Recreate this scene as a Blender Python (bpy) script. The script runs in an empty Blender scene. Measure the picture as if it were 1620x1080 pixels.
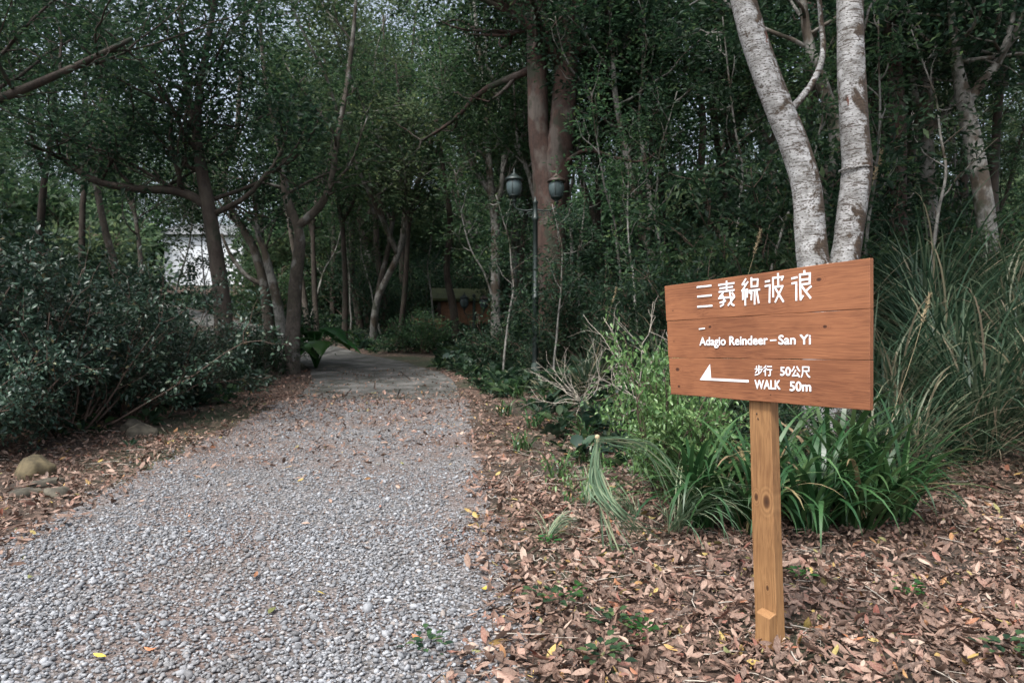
import bpy, math, random
import numpy as np
from mathutils import Vector, Matrix
R = math.radians
rng = np.random.default_rng(7)
scene = bpy.context.scene
COL = scene.collection

# ------------------------------------------------------------------ camera, sky, sun, exposure
F = 1080.0                    # focal length in photo pixels (24 mm on a 36 mm sensor)
CAM = Vector((0, 0, 1.3))
PITCH = math.atan(17 / F)
cd = bpy.data.cameras.new('camera')
cd.lens = 24; cd.sensor_width = 36; cd.clip_end = 2000; cd.clip_start = 0.05
cd.dof.use_dof = True; cd.dof.focus_distance = 3.2; cd.dof.aperture_fstop = 4.5
cam = bpy.data.objects.new('camera', cd); COL.objects.link(cam)
cam.location = CAM; cam.rotation_euler = (math.pi / 2 + PITCH, 0, 0)
scene.camera = cam

SUN_EL, SUN_AZ = 58.0, 215.0      # azimuth measured clockwise from +Y (behind the camera, to the left)
world = bpy.data.worlds.new('World'); scene.world = world; world.use_nodes = True
wn, wl = world.node_tree.nodes, world.node_tree.links
wn.clear()
wo = wn.new('ShaderNodeOutputWorld'); bg = wn.new('ShaderNodeBackground')
sky = wn.new('ShaderNodeTexSky'); sky.sky_type = 'NISHITA'; sky.sun_disc = False
sky.sun_elevation = R(SUN_EL); sky.sun_rotation = R(SUN_AZ)
sky.air_density = 1.0; sky.dust_density = 4.0; sky.ozone_density = 1.0
hsv = wn.new('ShaderNodeHueSaturation'); hsv.inputs['Saturation'].default_value = 0.55
wl.new(sky.outputs[0], hsv.inputs['Color']); wl.new(hsv.outputs[0], bg.inputs[0]); wl.new(bg.outputs[0], wo.inputs[0])
bg.inputs[1].default_value = 0.15
sd = bpy.data.lights.new('sun', 'SUN'); sd.energy = 2.0; sd.angle = R(10); sd.color = (1.0, 0.985, 0.96)
sun = bpy.data.objects.new('sun', sd); COL.objects.link(sun)
az = R(SUN_AZ); el = R(SUN_EL)
to_sun = Vector((math.sin(az) * math.cos(el), math.cos(az) * math.cos(el), math.sin(el)))
sun.rotation_euler = to_sun.to_track_quat('Z', 'Y').to_euler()
scene.view_settings.view_transform = 'Standard'; scene.view_settings.look = 'None'
scene.view_settings.gamma = 1; scene.view_settings.use_curve_mapping = False
scene.view_settings.exposure = 1.1
scene.cycles.max_bounces = 6; scene.cycles.transparent_max_bounces = 6; scene.cycles.transmission_bounces = 4

# ------------------------------------------------------------------ helpers
def ray(px, py):
    a, b = (px - 810) / F, (540 - py) / F
    c, s = math.cos(PITCH), math.sin(PITCH)
    return Vector((a, c - b * s, s + b * c))
def at(px, py, Y):
    d = ray(px, py)
    return CAM + d * (Y / d.y)
def props(o, **k):
    for a, b in k.items():
        if b is not None: o[a] = b
    return o
def tag(o, label=None, category=None, group=None, kind=None):
    return props(o, label=label, category=category, group=group, kind=kind)
def mesh_data(name, V, polys, mats, tone=None, smooth=True, matidx=None):
    """V (n,3); polys: list of int arrays (m,k)"""
    me = bpy.data.meshes.new(name)
    V = np.asarray(V, dtype=np.float32)
    polys = [np.asarray(p, dtype=np.int32) for p in polys if len(p)]
    nl = sum(p.size for p in polys); nf = sum(len(p) for p in polys)
    me.vertices.add(len(V)); me.vertices.foreach_set('co', V.ravel())
    me.loops.add(nl); me.loops.foreach_set('vertex_index', np.concatenate([p.ravel() for p in polys]))
    me.polygons.add(nf)
    cnt = np.concatenate([np.full(len(p), p.shape[1]) for p in polys])
    st = np.concatenate([[0], np.cumsum(cnt)[:-1]]).astype(np.int32)
    me.polygons.foreach_set('loop_start', st)
    me.polygons.foreach_set('use_smooth', np.full(nf, smooth))
    if matidx is not None: me.polygons.foreach_set('material_index', np.asarray(matidx, dtype=np.int32))
    if tone is not None:
        at_ = me.attributes.new('tone', 'FLOAT', 'POINT'); at_.data.foreach_set('value', np.asarray(tone, dtype=np.float32))
    for m in (mats if isinstance(mats, (list, tuple)) else [mats]): me.materials.append(m)
    me.update(calc_edges=True); me.validate()
    return me
def obj(name, me, parent=None, loc=None):
    o = bpy.data.objects.new(name, me); COL.objects.link(o)
    if parent is not None: o.parent = parent
    if loc is not None: o.location = loc
    return o
def empty(name, loc=(0, 0, 0), rz=0, **k):
    o = bpy.data.objects.new(name, None); COL.objects.link(o); o.location = loc; o.rotation_euler = (0, 0, rz)
    o.empty_display_size = 0.2
    return props(o, **k)
def copy_tree(o, parent=None):
    c = o.copy(); COL.objects.link(c)
    if parent is not None: c.parent = parent
    for ch in [q for q in bpy.data.objects if q.parent == o]: copy_tree(ch, c)
    return c
class MB:
    def __init__(s): s.V = []; s.P = {}; s.T = []; s.n = 0
    def add(s, V, polys, tone=0.5):
        V = np.asarray(V, float).reshape(-1, 3)
        for p in polys:
            p = np.asarray(p, int)
            if len(p): s.P.setdefault(p.shape[1], []).append(p + s.n)
        s.V.append(V); s.T.append(np.broadcast_to(np.asarray(tone, float), (len(V),))); s.n += len(V)
        return s
    def mesh(s, name, mat, smooth=True):
        return mesh_data(name, np.concatenate(s.V), [np.concatenate(p) for p in s.P.values()], mat, np.concatenate(s.T), smooth)
    def obj(s, name, mat, parent=None, smooth=True, loc=None): return obj(name, s.mesh(name, mat, smooth), parent, loc)
def bevel(o, w=0.004, seg=2):
    m = o.modifiers.new('bevel', 'BEVEL'); m.width = w; m.segments = seg; m.limit_method = 'ANGLE'; return o
BOXF = np.array([[0, 3, 2, 1], [4, 5, 6, 7], [0, 1, 5, 4], [1, 2, 6, 5], [2, 3, 7, 6], [3, 0, 4, 7]])
def box(mb, lo, hi, M=None):
    (a, b, c), (d, e, f) = lo, hi
    V = np.array([[a, b, c], [d, b, c], [d, e, c], [a, e, c], [a, b, f], [d, b, f], [d, e, f], [a, e, f]], float)
    if M is not None: V = V @ np.array(M.to_3x3()).T + np.array(M.translation)
    mb.add(V, [BOXF])
def lathe(mb, prof, seg=16, c=(0, 0, 0), M=None):
    prof = np.array(prof, float); n = len(prof)
    a = np.arange(seg) / seg * 2 * np.pi
    V = np.stack([np.outer(prof[:, 0], np.cos(a)), np.outer(prof[:, 0], np.sin(a)), np.repeat(prof[:, 1][:, None], seg, 1)], -1).reshape(-1, 3) + np.array(c)
    i, j = np.meshgrid(np.arange(n - 1), np.arange(seg), indexing='ij')
    q = np.stack([i * seg + j, i * seg + (j + 1) % seg, (i + 1) * seg + (j + 1) % seg, (i + 1) * seg + j], -1).reshape(-1, 4)
    mb.add(V, [q])
def catmull(P, n):
    P = np.asarray(P, float)
    if len(P) < 3:
        t = np.linspace(0, 1, n)[:, None]; return P[0] * (1 - t) + P[-1] * t
    Q = np.vstack([2 * P[0] - P[1], P, 2 * P[-1] - P[-2]]); m = len(P) - 1
    u = np.linspace(0, m, n); k = np.minimum(u.astype(int), m - 1); t = (u - k)[:, None]
    a, b, c, d = Q[k], Q[k + 1], Q[k + 2], Q[k + 3]
    return 0.5 * (2 * b + (c - a) * t + (2 * a - 5 * b + 4 * c - d) * t ** 2 + (3 * b - a - 3 * c + d) * t ** 3)
def norm(v): return v / np.maximum(np.linalg.norm(v, axis=-1, keepdims=True), 1e-9)
def tube(mb, P, rad, seg=8, n=None, bump=0.0, cap=True, g=None, tone=0.5):
    P = np.asarray(P, float); rad = np.asarray(rad, float)
    if n is None: n = max(len(P) * 3, 4)
    if len(rad) != n:
        rad = np.interp(np.linspace(0, 1, n), np.linspace(0, 1, len(rad)), rad)
    C = catmull(P, n)
    T = norm(np.gradient(C, axis=0))
    ref = np.array([1.0, 0, 0]) if abs(T[0][0]) < .8 else np.array([0, 1.0, 0])
    A = norm(np.cross(T, ref)); B = np.cross(T, A)
    a = np.arange(seg) / seg * 2 * np.pi
    rr = np.repeat(rad[:, None], seg, 1)
    if bump:
        g = g or rng
        rr = rr * (1 + bump * (g.standard_normal((n, seg)) * .5 + np.sin(a * 3 + C[:, 2:3] * 1.3) * .8 + np.sin(a * 2 + 1 - C[:, 2:3] * 2.1) * .6))
    V = C[:, None, :] + rr[..., None] * (np.cos(a)[None, :, None] * A[:, None, :] + np.sin(a)[None, :, None] * B[:, None, :])
    i, j = np.meshgrid(np.arange(n - 1), np.arange(seg), indexing='ij')
    q = np.stack([i * seg + j, i * seg + (j + 1) % seg, (i + 1) * seg + (j + 1) % seg, (i + 1) * seg + j], -1).reshape(-1, 4)
    V = V.reshape(-1, 3); tris = []
    if cap:
        V = np.vstack([V, C[0] - T[0] * 0, C[-1]]); k = n * seg
        jj = np.arange(seg)
        tris = np.vstack([np.stack([np.full(seg, k), (jj + 1) % seg, jj], -1), np.stack([np.full(seg, k + 1), (n - 1) * seg + jj, (n - 1) * seg + (jj + 1) % seg], -1)])
    mb.add(V, [q] + ([tris] if cap else []), tone)

# leaf templates: (along, side, up), faces
T4 = (np.array([[0, 0, 0], [.45, -.5, .10], [1, 0, -.08], [.45, .5, .10]]), np.array([[0, 1, 2], [0, 2, 3]]))
T7 = (np.array([[0, 0, 0], [.3, -.46, .10], [.68, -.40, .04], [1, 0, -.14], [.68, .40, .04], [.3, .46, .10], [.5, 0, 0]]),
      np.array([[0, 1, 6], [1, 2, 6], [2, 3, 6], [3, 4, 6], [4, 5, 6], [5, 0, 6]]))
def leaves(mb, pos, d, up, L, w=0.45, T=T4, tone=None):
    n = len(pos); tv, tf = T
    d = norm(d); s = norm(np.cross(d, up)); u = np.cross(s, d)
    L = np.broadcast_to(np.asarray(L, float), (n,))[:, None, None]
    w = np.broadcast_to(np.asarray(w, float), (n,))[:, None, None]
    V = pos[:, None, :] + L * (tv[None, :, 0:1] * d[:, None] + tv[None, :, 1:2] * w * s[:, None] + tv[None, :, 2:3] * u[:, None])
    k = len(tv)
    f = (tf[None] + (np.arange(n) * k)[:, None, None]).reshape(-1, 3)
    if tone is None: tone = rng.random(n)
    mb.add(V.reshape(-1, 3), [f], np.repeat(tone, k))

# ------------------------------------------------------------------ materials
def mat(name):
    m = bpy.data.materials.new(name); m.use_nodes = True
    nt = m.node_tree; nt.nodes.clear()
    out = nt.nodes.new('ShaderNodeOutputMaterial'); p = nt.nodes.new('ShaderNodeBsdfPrincipled')
    nt.links.new(p.outputs[0], out.inputs[0])
    return m, nt, p, out
def N(nt, t, **k):
    n = nt.nodes.new(t)
    for a, b in k.items():
        if a in ('operation', 'blend_type', 'data_type', 'attribute_name', 'noise_dimensions', 'feature', 'wave_type', 'bands_direction', 'interpolation', 'distance', 'vector_type'): setattr(n, a, b)
        else: n.inputs[a].default_value = b
    return n
def ramp(nt, src, stops, interp='LINEAR'):
    r = nt.nodes.new('ShaderNodeValToRGB'); r.color_ramp.interpolation = interp
    e = r.color_ramp.elements
    while len(e) < len(stops): e.new(0.5)
    for q, (p, c) in zip(e, stops): q.position = p; q.color = (*c, 1) if len(c) == 3 else c
    nt.links.new(src, r.inputs[0]); return r.outputs[0]
def noise(nt, vec, scale, detail=4, rough=.55, dist=0.0):
    n = nt.nodes.new('ShaderNodeTexNoise'); n.inputs['Scale'].default_value = scale; n.inputs['Detail'].default_value = detail
    n.inputs['Roughness'].default_value = rough; n.inputs['Distortion'].default_value = dist
    if vec is not None: nt.links.new(vec, n.inputs['Vector'])
    return n.outputs[0]
def mapping(nt, scale, src='Object', loc=(0, 0, 0)):
    tc = nt.nodes.new('ShaderNodeTexCoord'); mp = nt.nodes.new('ShaderNodeMapping')
    mp.inputs['Scale'].default_value = scale; mp.inputs['Location'].default_value = loc
    nt.links.new(tc.outputs[src], mp.inputs[0]); return mp.outputs[0]
def mix(nt, fac, a, b):
    m = nt.nodes.new('ShaderNodeMix'); m.data_type = 'RGBA'
    for s, v in ((0, fac), (6, a), (7, b)):
        if isinstance(v, (int, float)): m.inputs[s].default_value = v
        elif isinstance(v, tuple): m.inputs[s].default_value = (*v, 1)
        else: nt.links.new(v, m.inputs[s])
    return m.outputs[2]
def bump(nt, p, h, strength=.5, dist=.01):
    b = nt.nodes.new('ShaderNodeBump'); b.inputs['Strength'].default_value = strength; b.inputs['Distance'].default_value = dist
    nt.links.new(h, b.inputs['Height']); nt.links.new(b.outputs[0], p.inputs['Normal'])
def attr(nt, name='tone'):
    a = nt.nodes.new('ShaderNodeAttribute'); a.attribute_name = name; return a.outputs['Fac']
def leaf_mat(name, stops, rough=.58, trans=.3, obj_var=0.25, spec=.28):
    m, nt, p, out = mat(name)
    c = ramp(nt, attr(nt), stops)
    oi = nt.nodes.new('ShaderNodeObjectInfo')
    hs = nt.nodes.new('ShaderNodeHueSaturation'); nt.links.new(c, hs.inputs['Color'])
    mr = nt.nodes.new('ShaderNodeMapRange'); nt.links.new(oi.outputs['Random'], mr.inputs[0])
    mr.inputs[3].default_value = 1 - obj_var; mr.inputs[4].default_value = 1 + obj_var
    nt.links.new(mr.outputs[0], hs.inputs['Value'])
    mh = nt.nodes.new('ShaderNodeMapRange'); nt.links.new(oi.outputs['Random'], mh.inputs[0])
    mh.inputs[3].default_value = .485; mh.inputs[4].default_value = .515; nt.links.new(mh.outputs[0], hs.inputs['Hue'])
    nt.links.new(hs.outputs[0], p.inputs['Base Color']); p.inputs['Roughness'].default_value = rough
    p.inputs['Specular IOR Level'].default_value = spec
    tr = nt.nodes.new('ShaderNodeBsdfTranslucent')
    g = nt.nodes.new('ShaderNodeHueSaturation'); g.inputs['Value'].default_value = 1.5; g.inputs['Hue'].default_value = .49
    nt.links.new(hs.outputs[0], g.inputs['Color']); nt.links.new(g.outputs[0], tr.inputs['Color'])
    ms = nt.nodes.new('ShaderNodeMixShader'); ms.inputs[0].default_value = trans
    nt.links.new(p.outputs[0], ms.inputs[1]); nt.links.new(tr.outputs[0], ms.inputs[2]); nt.links.new(ms.outputs[0], out.inputs[0])
    return m
def plain(name, col, rough=.6, metal=0.0, nscale=12, var=.25, bs=.2):
    m, nt, p, out = mat(name)
    v = mapping(nt, (1, 1, 1)); n = noise(nt, v, nscale, 5)
    lo = tuple(c * (1 - var) for c in col); hi = tuple(min(1, c * (1 + var)) for c in col)
    nt.links.new(ramp(nt, n, [(.3, lo), (.7, hi)]), p.inputs['Base Color'])
    p.inputs['Roughness'].default_value = rough; p.inputs['Metallic'].default_value = metal
    bump(nt, p, n, bs, .01); return m
M = {}
M['leaf_dark'] = leaf_mat('leaf_dark', [(0, (.009, .021, .014)), (.5, (.018, .040, .023)), (.88, (.036, .07, .033)), (1, (.075, .115, .045))], trans=.38)
M['leaf_mid'] = leaf_mat('leaf_mid', [(0, (.014, .034, .019)), (.5, (.030, .064, .031)), (.88, (.06, .11, .045)), (1, (.12, .16, .06))], trans=.42)
M['leaf_sunlit'] = leaf_mat('leaf_sunlit', [(0, (.04, .07, .042)), (.5, (.07, .115, .06)), (1, (.13, .18, .08))], trans=.5)  # paler greens: sunlight on the distant foliage is put into the leaf colour
M['leaf_gloss'] = leaf_mat('leaf_gloss', [(0, (.013, .03, .02)), (.6, (.030, .062, .041)), (.86, (.07, .115, .072)), (.97, (.14, .17, .12)), (1, (.20, .17, .08))], rough=.38, trans=.15, spec=.5)
M['leaf_bright'] = leaf_mat('leaf_bright', [(0, (.04, .09, .03)), (.5, (.095, .175, .055)), (1, (.24, .33, .13))], rough=.38, trans=.25, obj_var=.05, spec=.5)
M['taro'] = leaf_mat('taro', [(0, (.014, .055, .016)), (1, (.045, .12, .03))], rough=.35, trans=.25)
M['grass'] = leaf_mat('grass_blade', [(0, (.018, .042, .025)), (.6, (.045, .082, .047)), (.85, (.12, .155, .095)), (.94, (.26, .23, .15)), (1, (.34, .29, .2))], rough=.45, trans=.25, obj_var=.15)
M['strap'] = leaf_mat('strap_leaf', [(0, (.016, .05, .016)), (.5, (.03, .075, .025)), (.84, (.065, .13, .045)), (.93, (.14, .2, .09)), (.96, (.24, .19, .10)), (1, (.30, .22, .13))], rough=.36, trans=.22, obj_var=.12, spec=.45)
M['palegrass'] = leaf_mat('pale_grass_blade', [(0, (.09, .15, .09)), (.6, (.16, .23, .14)), (1, (.33, .34, .22))], rough=.45, trans=.2, obj_var=.1)

def litter_mat():
    m, nt, p, out = mat('dry_leaf')
    oi = nt.nodes.new('ShaderNodeObjectInfo')
    c = ramp(nt, oi.outputs['Random'], [(0, (.03, .018, .014)), (.32, (.09, .05, .036)), (.54, (.19, .11, .08)), (.72, (.35, .24, .185)), (.82, (.17, .06, .04)), (.93, (.48, .37, .29)), (.965, (.26, .05, .03)), (.985, (.5, .36, .08)), (1, (.12, .17, .05))])
    n = noise(nt, mapping(nt, (1, 1, 1)), 14, 4)
    c = mix(nt, .35, c, ramp(nt, n, [(.35, (.06, .035, .025)), (.65, (.38, .28, .22))]))
    nt.links.new(c, p.inputs['Base Color']); p.inputs['Roughness'].default_value = .62
    p.inputs['Specular IOR Level'].default_value = .3
    bump(nt, p, n, .3, .004); return m
M['litter'] = litter_mat()
def pebble_mat():
    m, nt, p, out = mat('pebble')
    oi = nt.nodes.new('ShaderNodeObjectInfo')
    c = ramp(nt, oi.outputs['Random'], [(0, (.05, .052, .056)), (.3, (.14, .147, .156)), (.7, (.245, .257, .272)), (.92, (.39, .405, .425)), (.97, (.24, .19, .15)), (1, (.46, .46, .46))])
    n = noise(nt, mapping(nt, (1, 1, 1), 'Generated'), 3, 5)
    c = mix(nt, .3, c, ramp(nt, n, [(.3, (.1, .1, .1)), (.7, (.42, .42, .43))]))
    geo = nt.nodes.new('ShaderNodeNewGeometry')
    big = noise(nt, oi.outputs['Location'], .9, 4, .6)
    c = mix(nt, ramp(nt, big, [(.52, (0, 0, 0)), (.7, (.5, .5, .5))]), c, (.14, .122, .105))
    nt.links.new(c, p.inputs['Base Color']); p.inputs['Roughness'].default_value = .85; p.inputs['Specular IOR Level'].default_value = .25
    return m
M['pebble'] = pebble_mat()
def ground_mat():
    m, nt, p, out = mat('leafy_soil')
    v = mapping(nt, (1, 1, 1))
    vo = nt.nodes.new('ShaderNodeTexVoronoi'); vo.inputs['Scale'].default_value = 16; nt.links.new(v, vo.inputs['Vector'])
    sep = nt.nodes.new('ShaderNodeSeparateColor'); nt.links.new(vo.outputs['Color'], sep.inputs[0])
    c = ramp(nt, sep.outputs[0], [(0, (.025, .016, .011)), (.5, (.07, .043, .03)), (.8, (.12, .075, .055)), (1, (.2, .13, .1))])
    n = noise(nt, v, 1.1, 6, .6)
    c2 = ramp(nt, noise(nt, v, 9, 6), [(.3, (.016, .013, .009)), (.7, (.055, .038, .025))])
    c = mix(nt, ramp(nt, n, [(.4, (0, 0, 0)), (.6, (1, 1, 1))]), c, c2)
    n2 = noise(nt, v, .35, 5, .6)
    c = mix(nt, ramp(nt, n2, [(.52, (0, 0, 0)), (.66, (.8, .8, .8))]), c, (.03, .05, .02))
    nt.links.new(c, p.inputs['Base Color']); p.inputs['Roughness'].default_value = .95
    bump(nt, p, vo.outputs[0], .6, .03); return m
M['soil'] = ground_mat()
def gravel_base():
    m, nt, p, out = mat('gravel_bed')
    v = mapping(nt, (1, 1, 1))
    vo = nt.nodes.new('ShaderNodeTexVoronoi'); vo.inputs['Scale'].default_value = 48; nt.links.new(v, vo.inputs['Vector'])
    sep = nt.nodes.new('ShaderNodeSeparateColor'); nt.links.new(vo.outputs['Color'], sep.inputs[0])
    c = ramp(nt, sep.outputs[0], [(0, (.06, .055, .05)), (.5, (.15, .145, .14)), (1, (.32, .32, .33))])
    n = noise(nt, v, .8, 5, .6)
    c = mix(nt, ramp(nt, n, [(.42, (.1, .1, .1)), (.65, (.85, .85, .85))]), c, (.15, .10, .08))
    nt.links.new(c, p.inputs['Base Color']); p.inputs['Roughness'].default_value = .9
    bump(nt, p, vo.outputs[0], 1.0, .02); return m
M['gravelbed'] = gravel_base()
def concrete():
    m, nt, p, out = mat('mossy_concrete')
    v = mapping(nt, (1, 1, 1)); n = noise(nt, v, 2.2, 8, .65)
    c = ramp(nt, n, [(.38, (.028, .03, .022)), (.5, (.075, .074, .068)), (.66, (.15, .145, .135))])
    nt.links.new(c, p.inputs['Base Color']); p.inputs['Roughness'].default_value = .85
    bump(nt, p, noise(nt, v, 30, 6), .4, .01); return m
M['concrete'] = concrete()
def bark(name, base, alt, third=None, zs=.25, sc=9, bs=.7, thr=(.45, .6)):
    m, nt, p, out = mat(name)
    v = mapping(nt, (1, 1, zs)); n = noise(nt, v, sc, 7, .65, .6)
    v2 = mapping(nt, (1, 1, .6)); n2 = noise(nt, v2, sc * .28, 5, .6)
    c = ramp(nt, n, [(.33, tuple(x * .3 for x in base)), (.5, base), (.7, tuple(x * 1.9 for x in base))])
    nf = noise(nt, mapping(nt, (1, 1, .5)), sc * 4, 6, .75)
    c = mix(nt, .4, c, ramp(nt, nf, [(.38, tuple(x * .25 for x in base)), (.62, tuple(x * 1.9 for x in base))]))
    c = mix(nt, ramp(nt, n2, [(thr[0], (0, 0, 0)), (thr[1], (1, 1, 1))]), c, ramp(nt, n, [(.3, tuple(x * .6 for x in alt)), (.7, tuple(x * 1.3 for x in alt))]))
    if third:
        n3 = noise(nt, mapping(nt, (1, 1, .7), loc=(5, 3, 1)), sc * .4, 5, .6)
        c = mix(nt, ramp(nt, n3, [(.55, (0, 0, 0)), (.63, (1, 1, 1))]), c, third)
    nt.links.new(c, p.inputs['Base Color']); p.inputs['Roughness'].default_value = .9
    bump(nt, p, n, bs, .02); return m
M['bark_red'] = bark('red_brown_bark', (.042, .023, .017), (.075, .062, .053), (.025, .027, .016), .3, 6, 1.0, (.52, .6))
M['bark_dark'] = bark('dark_bark', (.026, .018, .013), (.05, .04, .03), (.018, .022, .012))
M['bark_grey'] = bark('pale_grey_bark', (.17, .165, .15), (.07, .055, .04), (.045, .05, .03), 1.0, 6, .6, (.5, .56))
M['bark_tan'] = bark('tan_bark', (.075, .062, .05), (.05, .042, .03), (.17, .165, .15), .6, 7, .8)
def white_bark():
    m, nt, p, out = mat('white_bark')
    v = mapping(nt, (1, 1, 1))
    base = ramp(nt, noise(nt, v, 9, 6, .6), [(.3, (.13, .125, .12)), (.45, (.27, .268, .26)), (.65, (.44, .44, .44))])
    # fine horizontal cracks and lenticels
    vh = mapping(nt, (2.2, 2.2, 15)); nh = noise(nt, vh, 3.0, 5, .7, .8)
    crack = ramp(nt, nh, [(.40, (1, 1, 1)), (.455, (0, 0, 0))])
    c = mix(nt, crack, base, (.07, .055, .045))
    vd = mapping(nt, (30, 30, 55)); vo = nt.nodes.new('ShaderNodeTexVoronoi'); vo.inputs['Scale'].default_value = 1.0; nt.links.new(vd, vo.inputs['Vector'])
    dots = ramp(nt, vo.outputs[0], [(.24, (1, 1, 1)), (.36, (0, 0, 0))])
    c = mix(nt, dots, c, (.09, .08, .07))
    # brown moss and flaked patches, more of it on the right side and in bands
    nm = noise(nt, mapping(nt, (1, 1, .75), loc=(2, 1, 4)), 3.3, 8, .72, .5)
    moss = ramp(nt, noise(nt, v, 22, 5, .7), [(.3, (.022, .015, .010)), (.6, (.065, .043, .027)), (.8, (.085, .075, .035))])
    ge = nt.nodes.new('ShaderNodeNewGeometry'); dt = nt.nodes.new('ShaderNodeVectorMath'); dt.operation = 'DOT_PRODUCT'
    nt.links.new(ge.outputs['Normal'], dt.inputs[0]); dt.inputs[1].default_value = (.11, .02, 0)
    nf = noise(nt, v, 16, 6, .75); m1 = nt.nodes.new('ShaderNodeMath'); m1.operation = 'MULTIPLY_ADD'; m1.inputs[1].default_value = .22; nt.links.new(nf, m1.inputs[0]); nt.links.new(dt.outputs['Value'], m1.inputs[2])
    m2 = nt.nodes.new('ShaderNodeMath'); m2.operation = 'ADD'; nt.links.new(nm, m2.inputs[0]); nt.links.new(m1.outputs[0], m2.inputs[1])
    c = mix(nt, ramp(nt, m2.outputs[0], [(.605, (0, 0, 0)), (.66, (1, 1, 1))]), c, moss)
    nr = noise(nt, mapping(nt, (1, 1, .4), loc=(9, 9, 9)), 6, 5, .7)
    c = mix(nt, ramp(nt, nr, [(.66, (0, 0, 0)), (.68, (1, 1, 1))]), c, (.12, .045, .03))
    nt.links.new(c, p.inputs['Base Color']); p.inputs['Roughness'].default_value = .85
    ad = nt.nodes.new('ShaderNodeMath'); ad.operation = 'ADD'; nt.links.new(nh, ad.inputs[0]); nt.links.new(nm, ad.inputs[1])
    bump(nt, p, ad.outputs[0], .8, .02); return m
M['bark_white'] = white_bark()
def wood(name, dark, midc, light, along='X', gs=1.0, knots=()):
    m, nt, p, out = mat(name)
    s = {'X': (1.1, 55, 55), 'Z': (55, 55, 1.1)}[along]
    tc = nt.nodes.new('ShaderNodeTexCoord'); oi = nt.nodes.new('ShaderNodeObjectInfo')
    off = nt.nodes.new('ShaderNodeVectorMath'); off.operation = 'SCALE'; off.inputs[3].default_value = 37.0
    cx = nt.nodes.new('ShaderNodeCombineXYZ')
    for k in range(3): nt.links.new(oi.outputs['Random'], cx.inputs[k])
    nt.links.new(cx.outputs[0], off.inputs[0])
    ad = nt.nodes.new('ShaderNodeVectorMath'); nt.links.new(tc.outputs['Object'], ad.inputs[0]); nt.links.new(off.outputs[0], ad.inputs[1])
    warp = nt.nodes.new('ShaderNodeTexNoise'); warp.inputs['Scale'].default_value = 2.2; nt.links.new(ad.outputs[0], warp.inputs['Vector'])
    wm = nt.nodes.new('ShaderNodeVectorMath'); wm.operation = 'SCALE'; wm.inputs[3].default_value = .045; nt.links.new(warp.outputs['Color'], wm.inputs[0])
    a2 = nt.nodes.new('ShaderNodeVectorMath'); nt.links.new(ad.outputs[0], a2.inputs[0]); nt.links.new(wm.outputs[0], a2.inputs[1])
    mp = nt.nodes.new('ShaderNodeMapping'); mp.inputs['Scale'].default_value = s; nt.links.new(a2.outputs[0], mp.inputs[0])
    g = noise(nt, mp.outputs[0], 2.4 * gs, 3, .5)
    fine = noise(nt, mp.outputs[0], 5.5, 6, .75)
    big = noise(nt, ad.outputs[0], 3.5, 3, .5)
    c = ramp(nt, g, [(.3, tuple(q * .8 for q in dark)), (.40, midc), (.49, light), (.55, midc), (.60, dark), (.64, midc), (.74, light)])
    c = mix(nt, .45, c, ramp(nt, fine, [(.34, tuple(q * .7 for q in dark)), (.62, light)]))
    c = mix(nt, .3, c, ramp(nt, big, [(.35, dark), (.65, light)]))
    # knots: dark hearts with growth rings stretched along the grain
    for (kx, kz, kr) in knots:
        sb = nt.nodes.new('ShaderNodeVectorMath'); sb.operation = 'SUBTRACT'; nt.links.new(tc.outputs['Object'], sb.inputs[0]); sb.inputs[1].default_value = (kx, 0, kz)
        a3 = nt.nodes.new('ShaderNodeVectorMath'); nt.links.new(sb.outputs[0], a3.inputs[0]); nt.links.new(wm.outputs[0], a3.inputs[1])
        mk = nt.nodes.new('ShaderNodeVectorMath'); mk.operation = 'MULTIPLY'; nt.links.new(sb.outputs[0], mk.inputs[0]); mk.inputs[1].default_value = {'X': (.62, 0, 1), 'Z': (1, 0, .62)}[along]
        ln = nt.nodes.new('ShaderNodeVectorMath'); ln.operation = 'LENGTH'; nt.links.new(mk.outputs[0], ln.inputs[0])
        dv = nt.nodes.new('ShaderNodeMath'); dv.operation = 'DIVIDE'; nt.links.new(ln.outputs['Value'], dv.inputs[0]); dv.inputs[1].default_value = kr * 4
        rings = ramp(nt, dv.outputs[0], [(0, tuple(q * .35 for q in dark)), (.16, tuple(q * .5 for q in dark)), (.25, tuple(q * .9 for q in dark)), (.36, light), (.46, dark), (.56, light), (.66, dark), (.78, midc), (1, midc)])
        fac = ramp(nt, dv.outputs[0], [(0, (1, 1, 1)), (.22, (.9, .9, .9)), (.34, (.4, .4, .4)), (1, (0, 0, 0))])
        c = mix(nt, fac, c, rings)
    nt.links.new(c, p.inputs['Base Color']); p.inputs['Roughness'].default_value = .58
    p.inputs['Specular IOR Level'].default_value = .35
    bump(nt, p, fine, .25, .002); return m
BC = ((.10, .034, .016), (.225, .082, .037), (.325, .135, .062), 'X')
for k, kn in enumerate([[(.36, .035, .007), (-.52, -.04, .003)], [(-.26, .055, .006), (.38, .035, .006), (-.52, -.01, .003)], [(-.50, .035, .009), (-.49, -.05, .006), (.1, -.06, .003)]]): M['board%d' % k] = wood('cedar_board', *BC, knots=kn)
M['post'] = wood('treated_pine', (.115, .05, .021), (.25, .122, .048), (.37, .207, .09), 'Z', knots=[(.018, .62, .017), (-.04, .63, .010), (.02, .25, .007)])
M['white'] = plain('white_paint', (.82, .82, .83), .5, 0, 20, .05, .05)
M['metal'] = plain('dark_green_iron', (.018, .028, .026), .45, .2, 15, .3, .2)
M['metal2'] = plain('weathered_green_pole', (.07, .10, .085), .55, .1, 20, .35, .2)
M['caps'] = plain('rusty_cap', (.05, .035, .028), .6, .2, 15, .4, .2)
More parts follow.
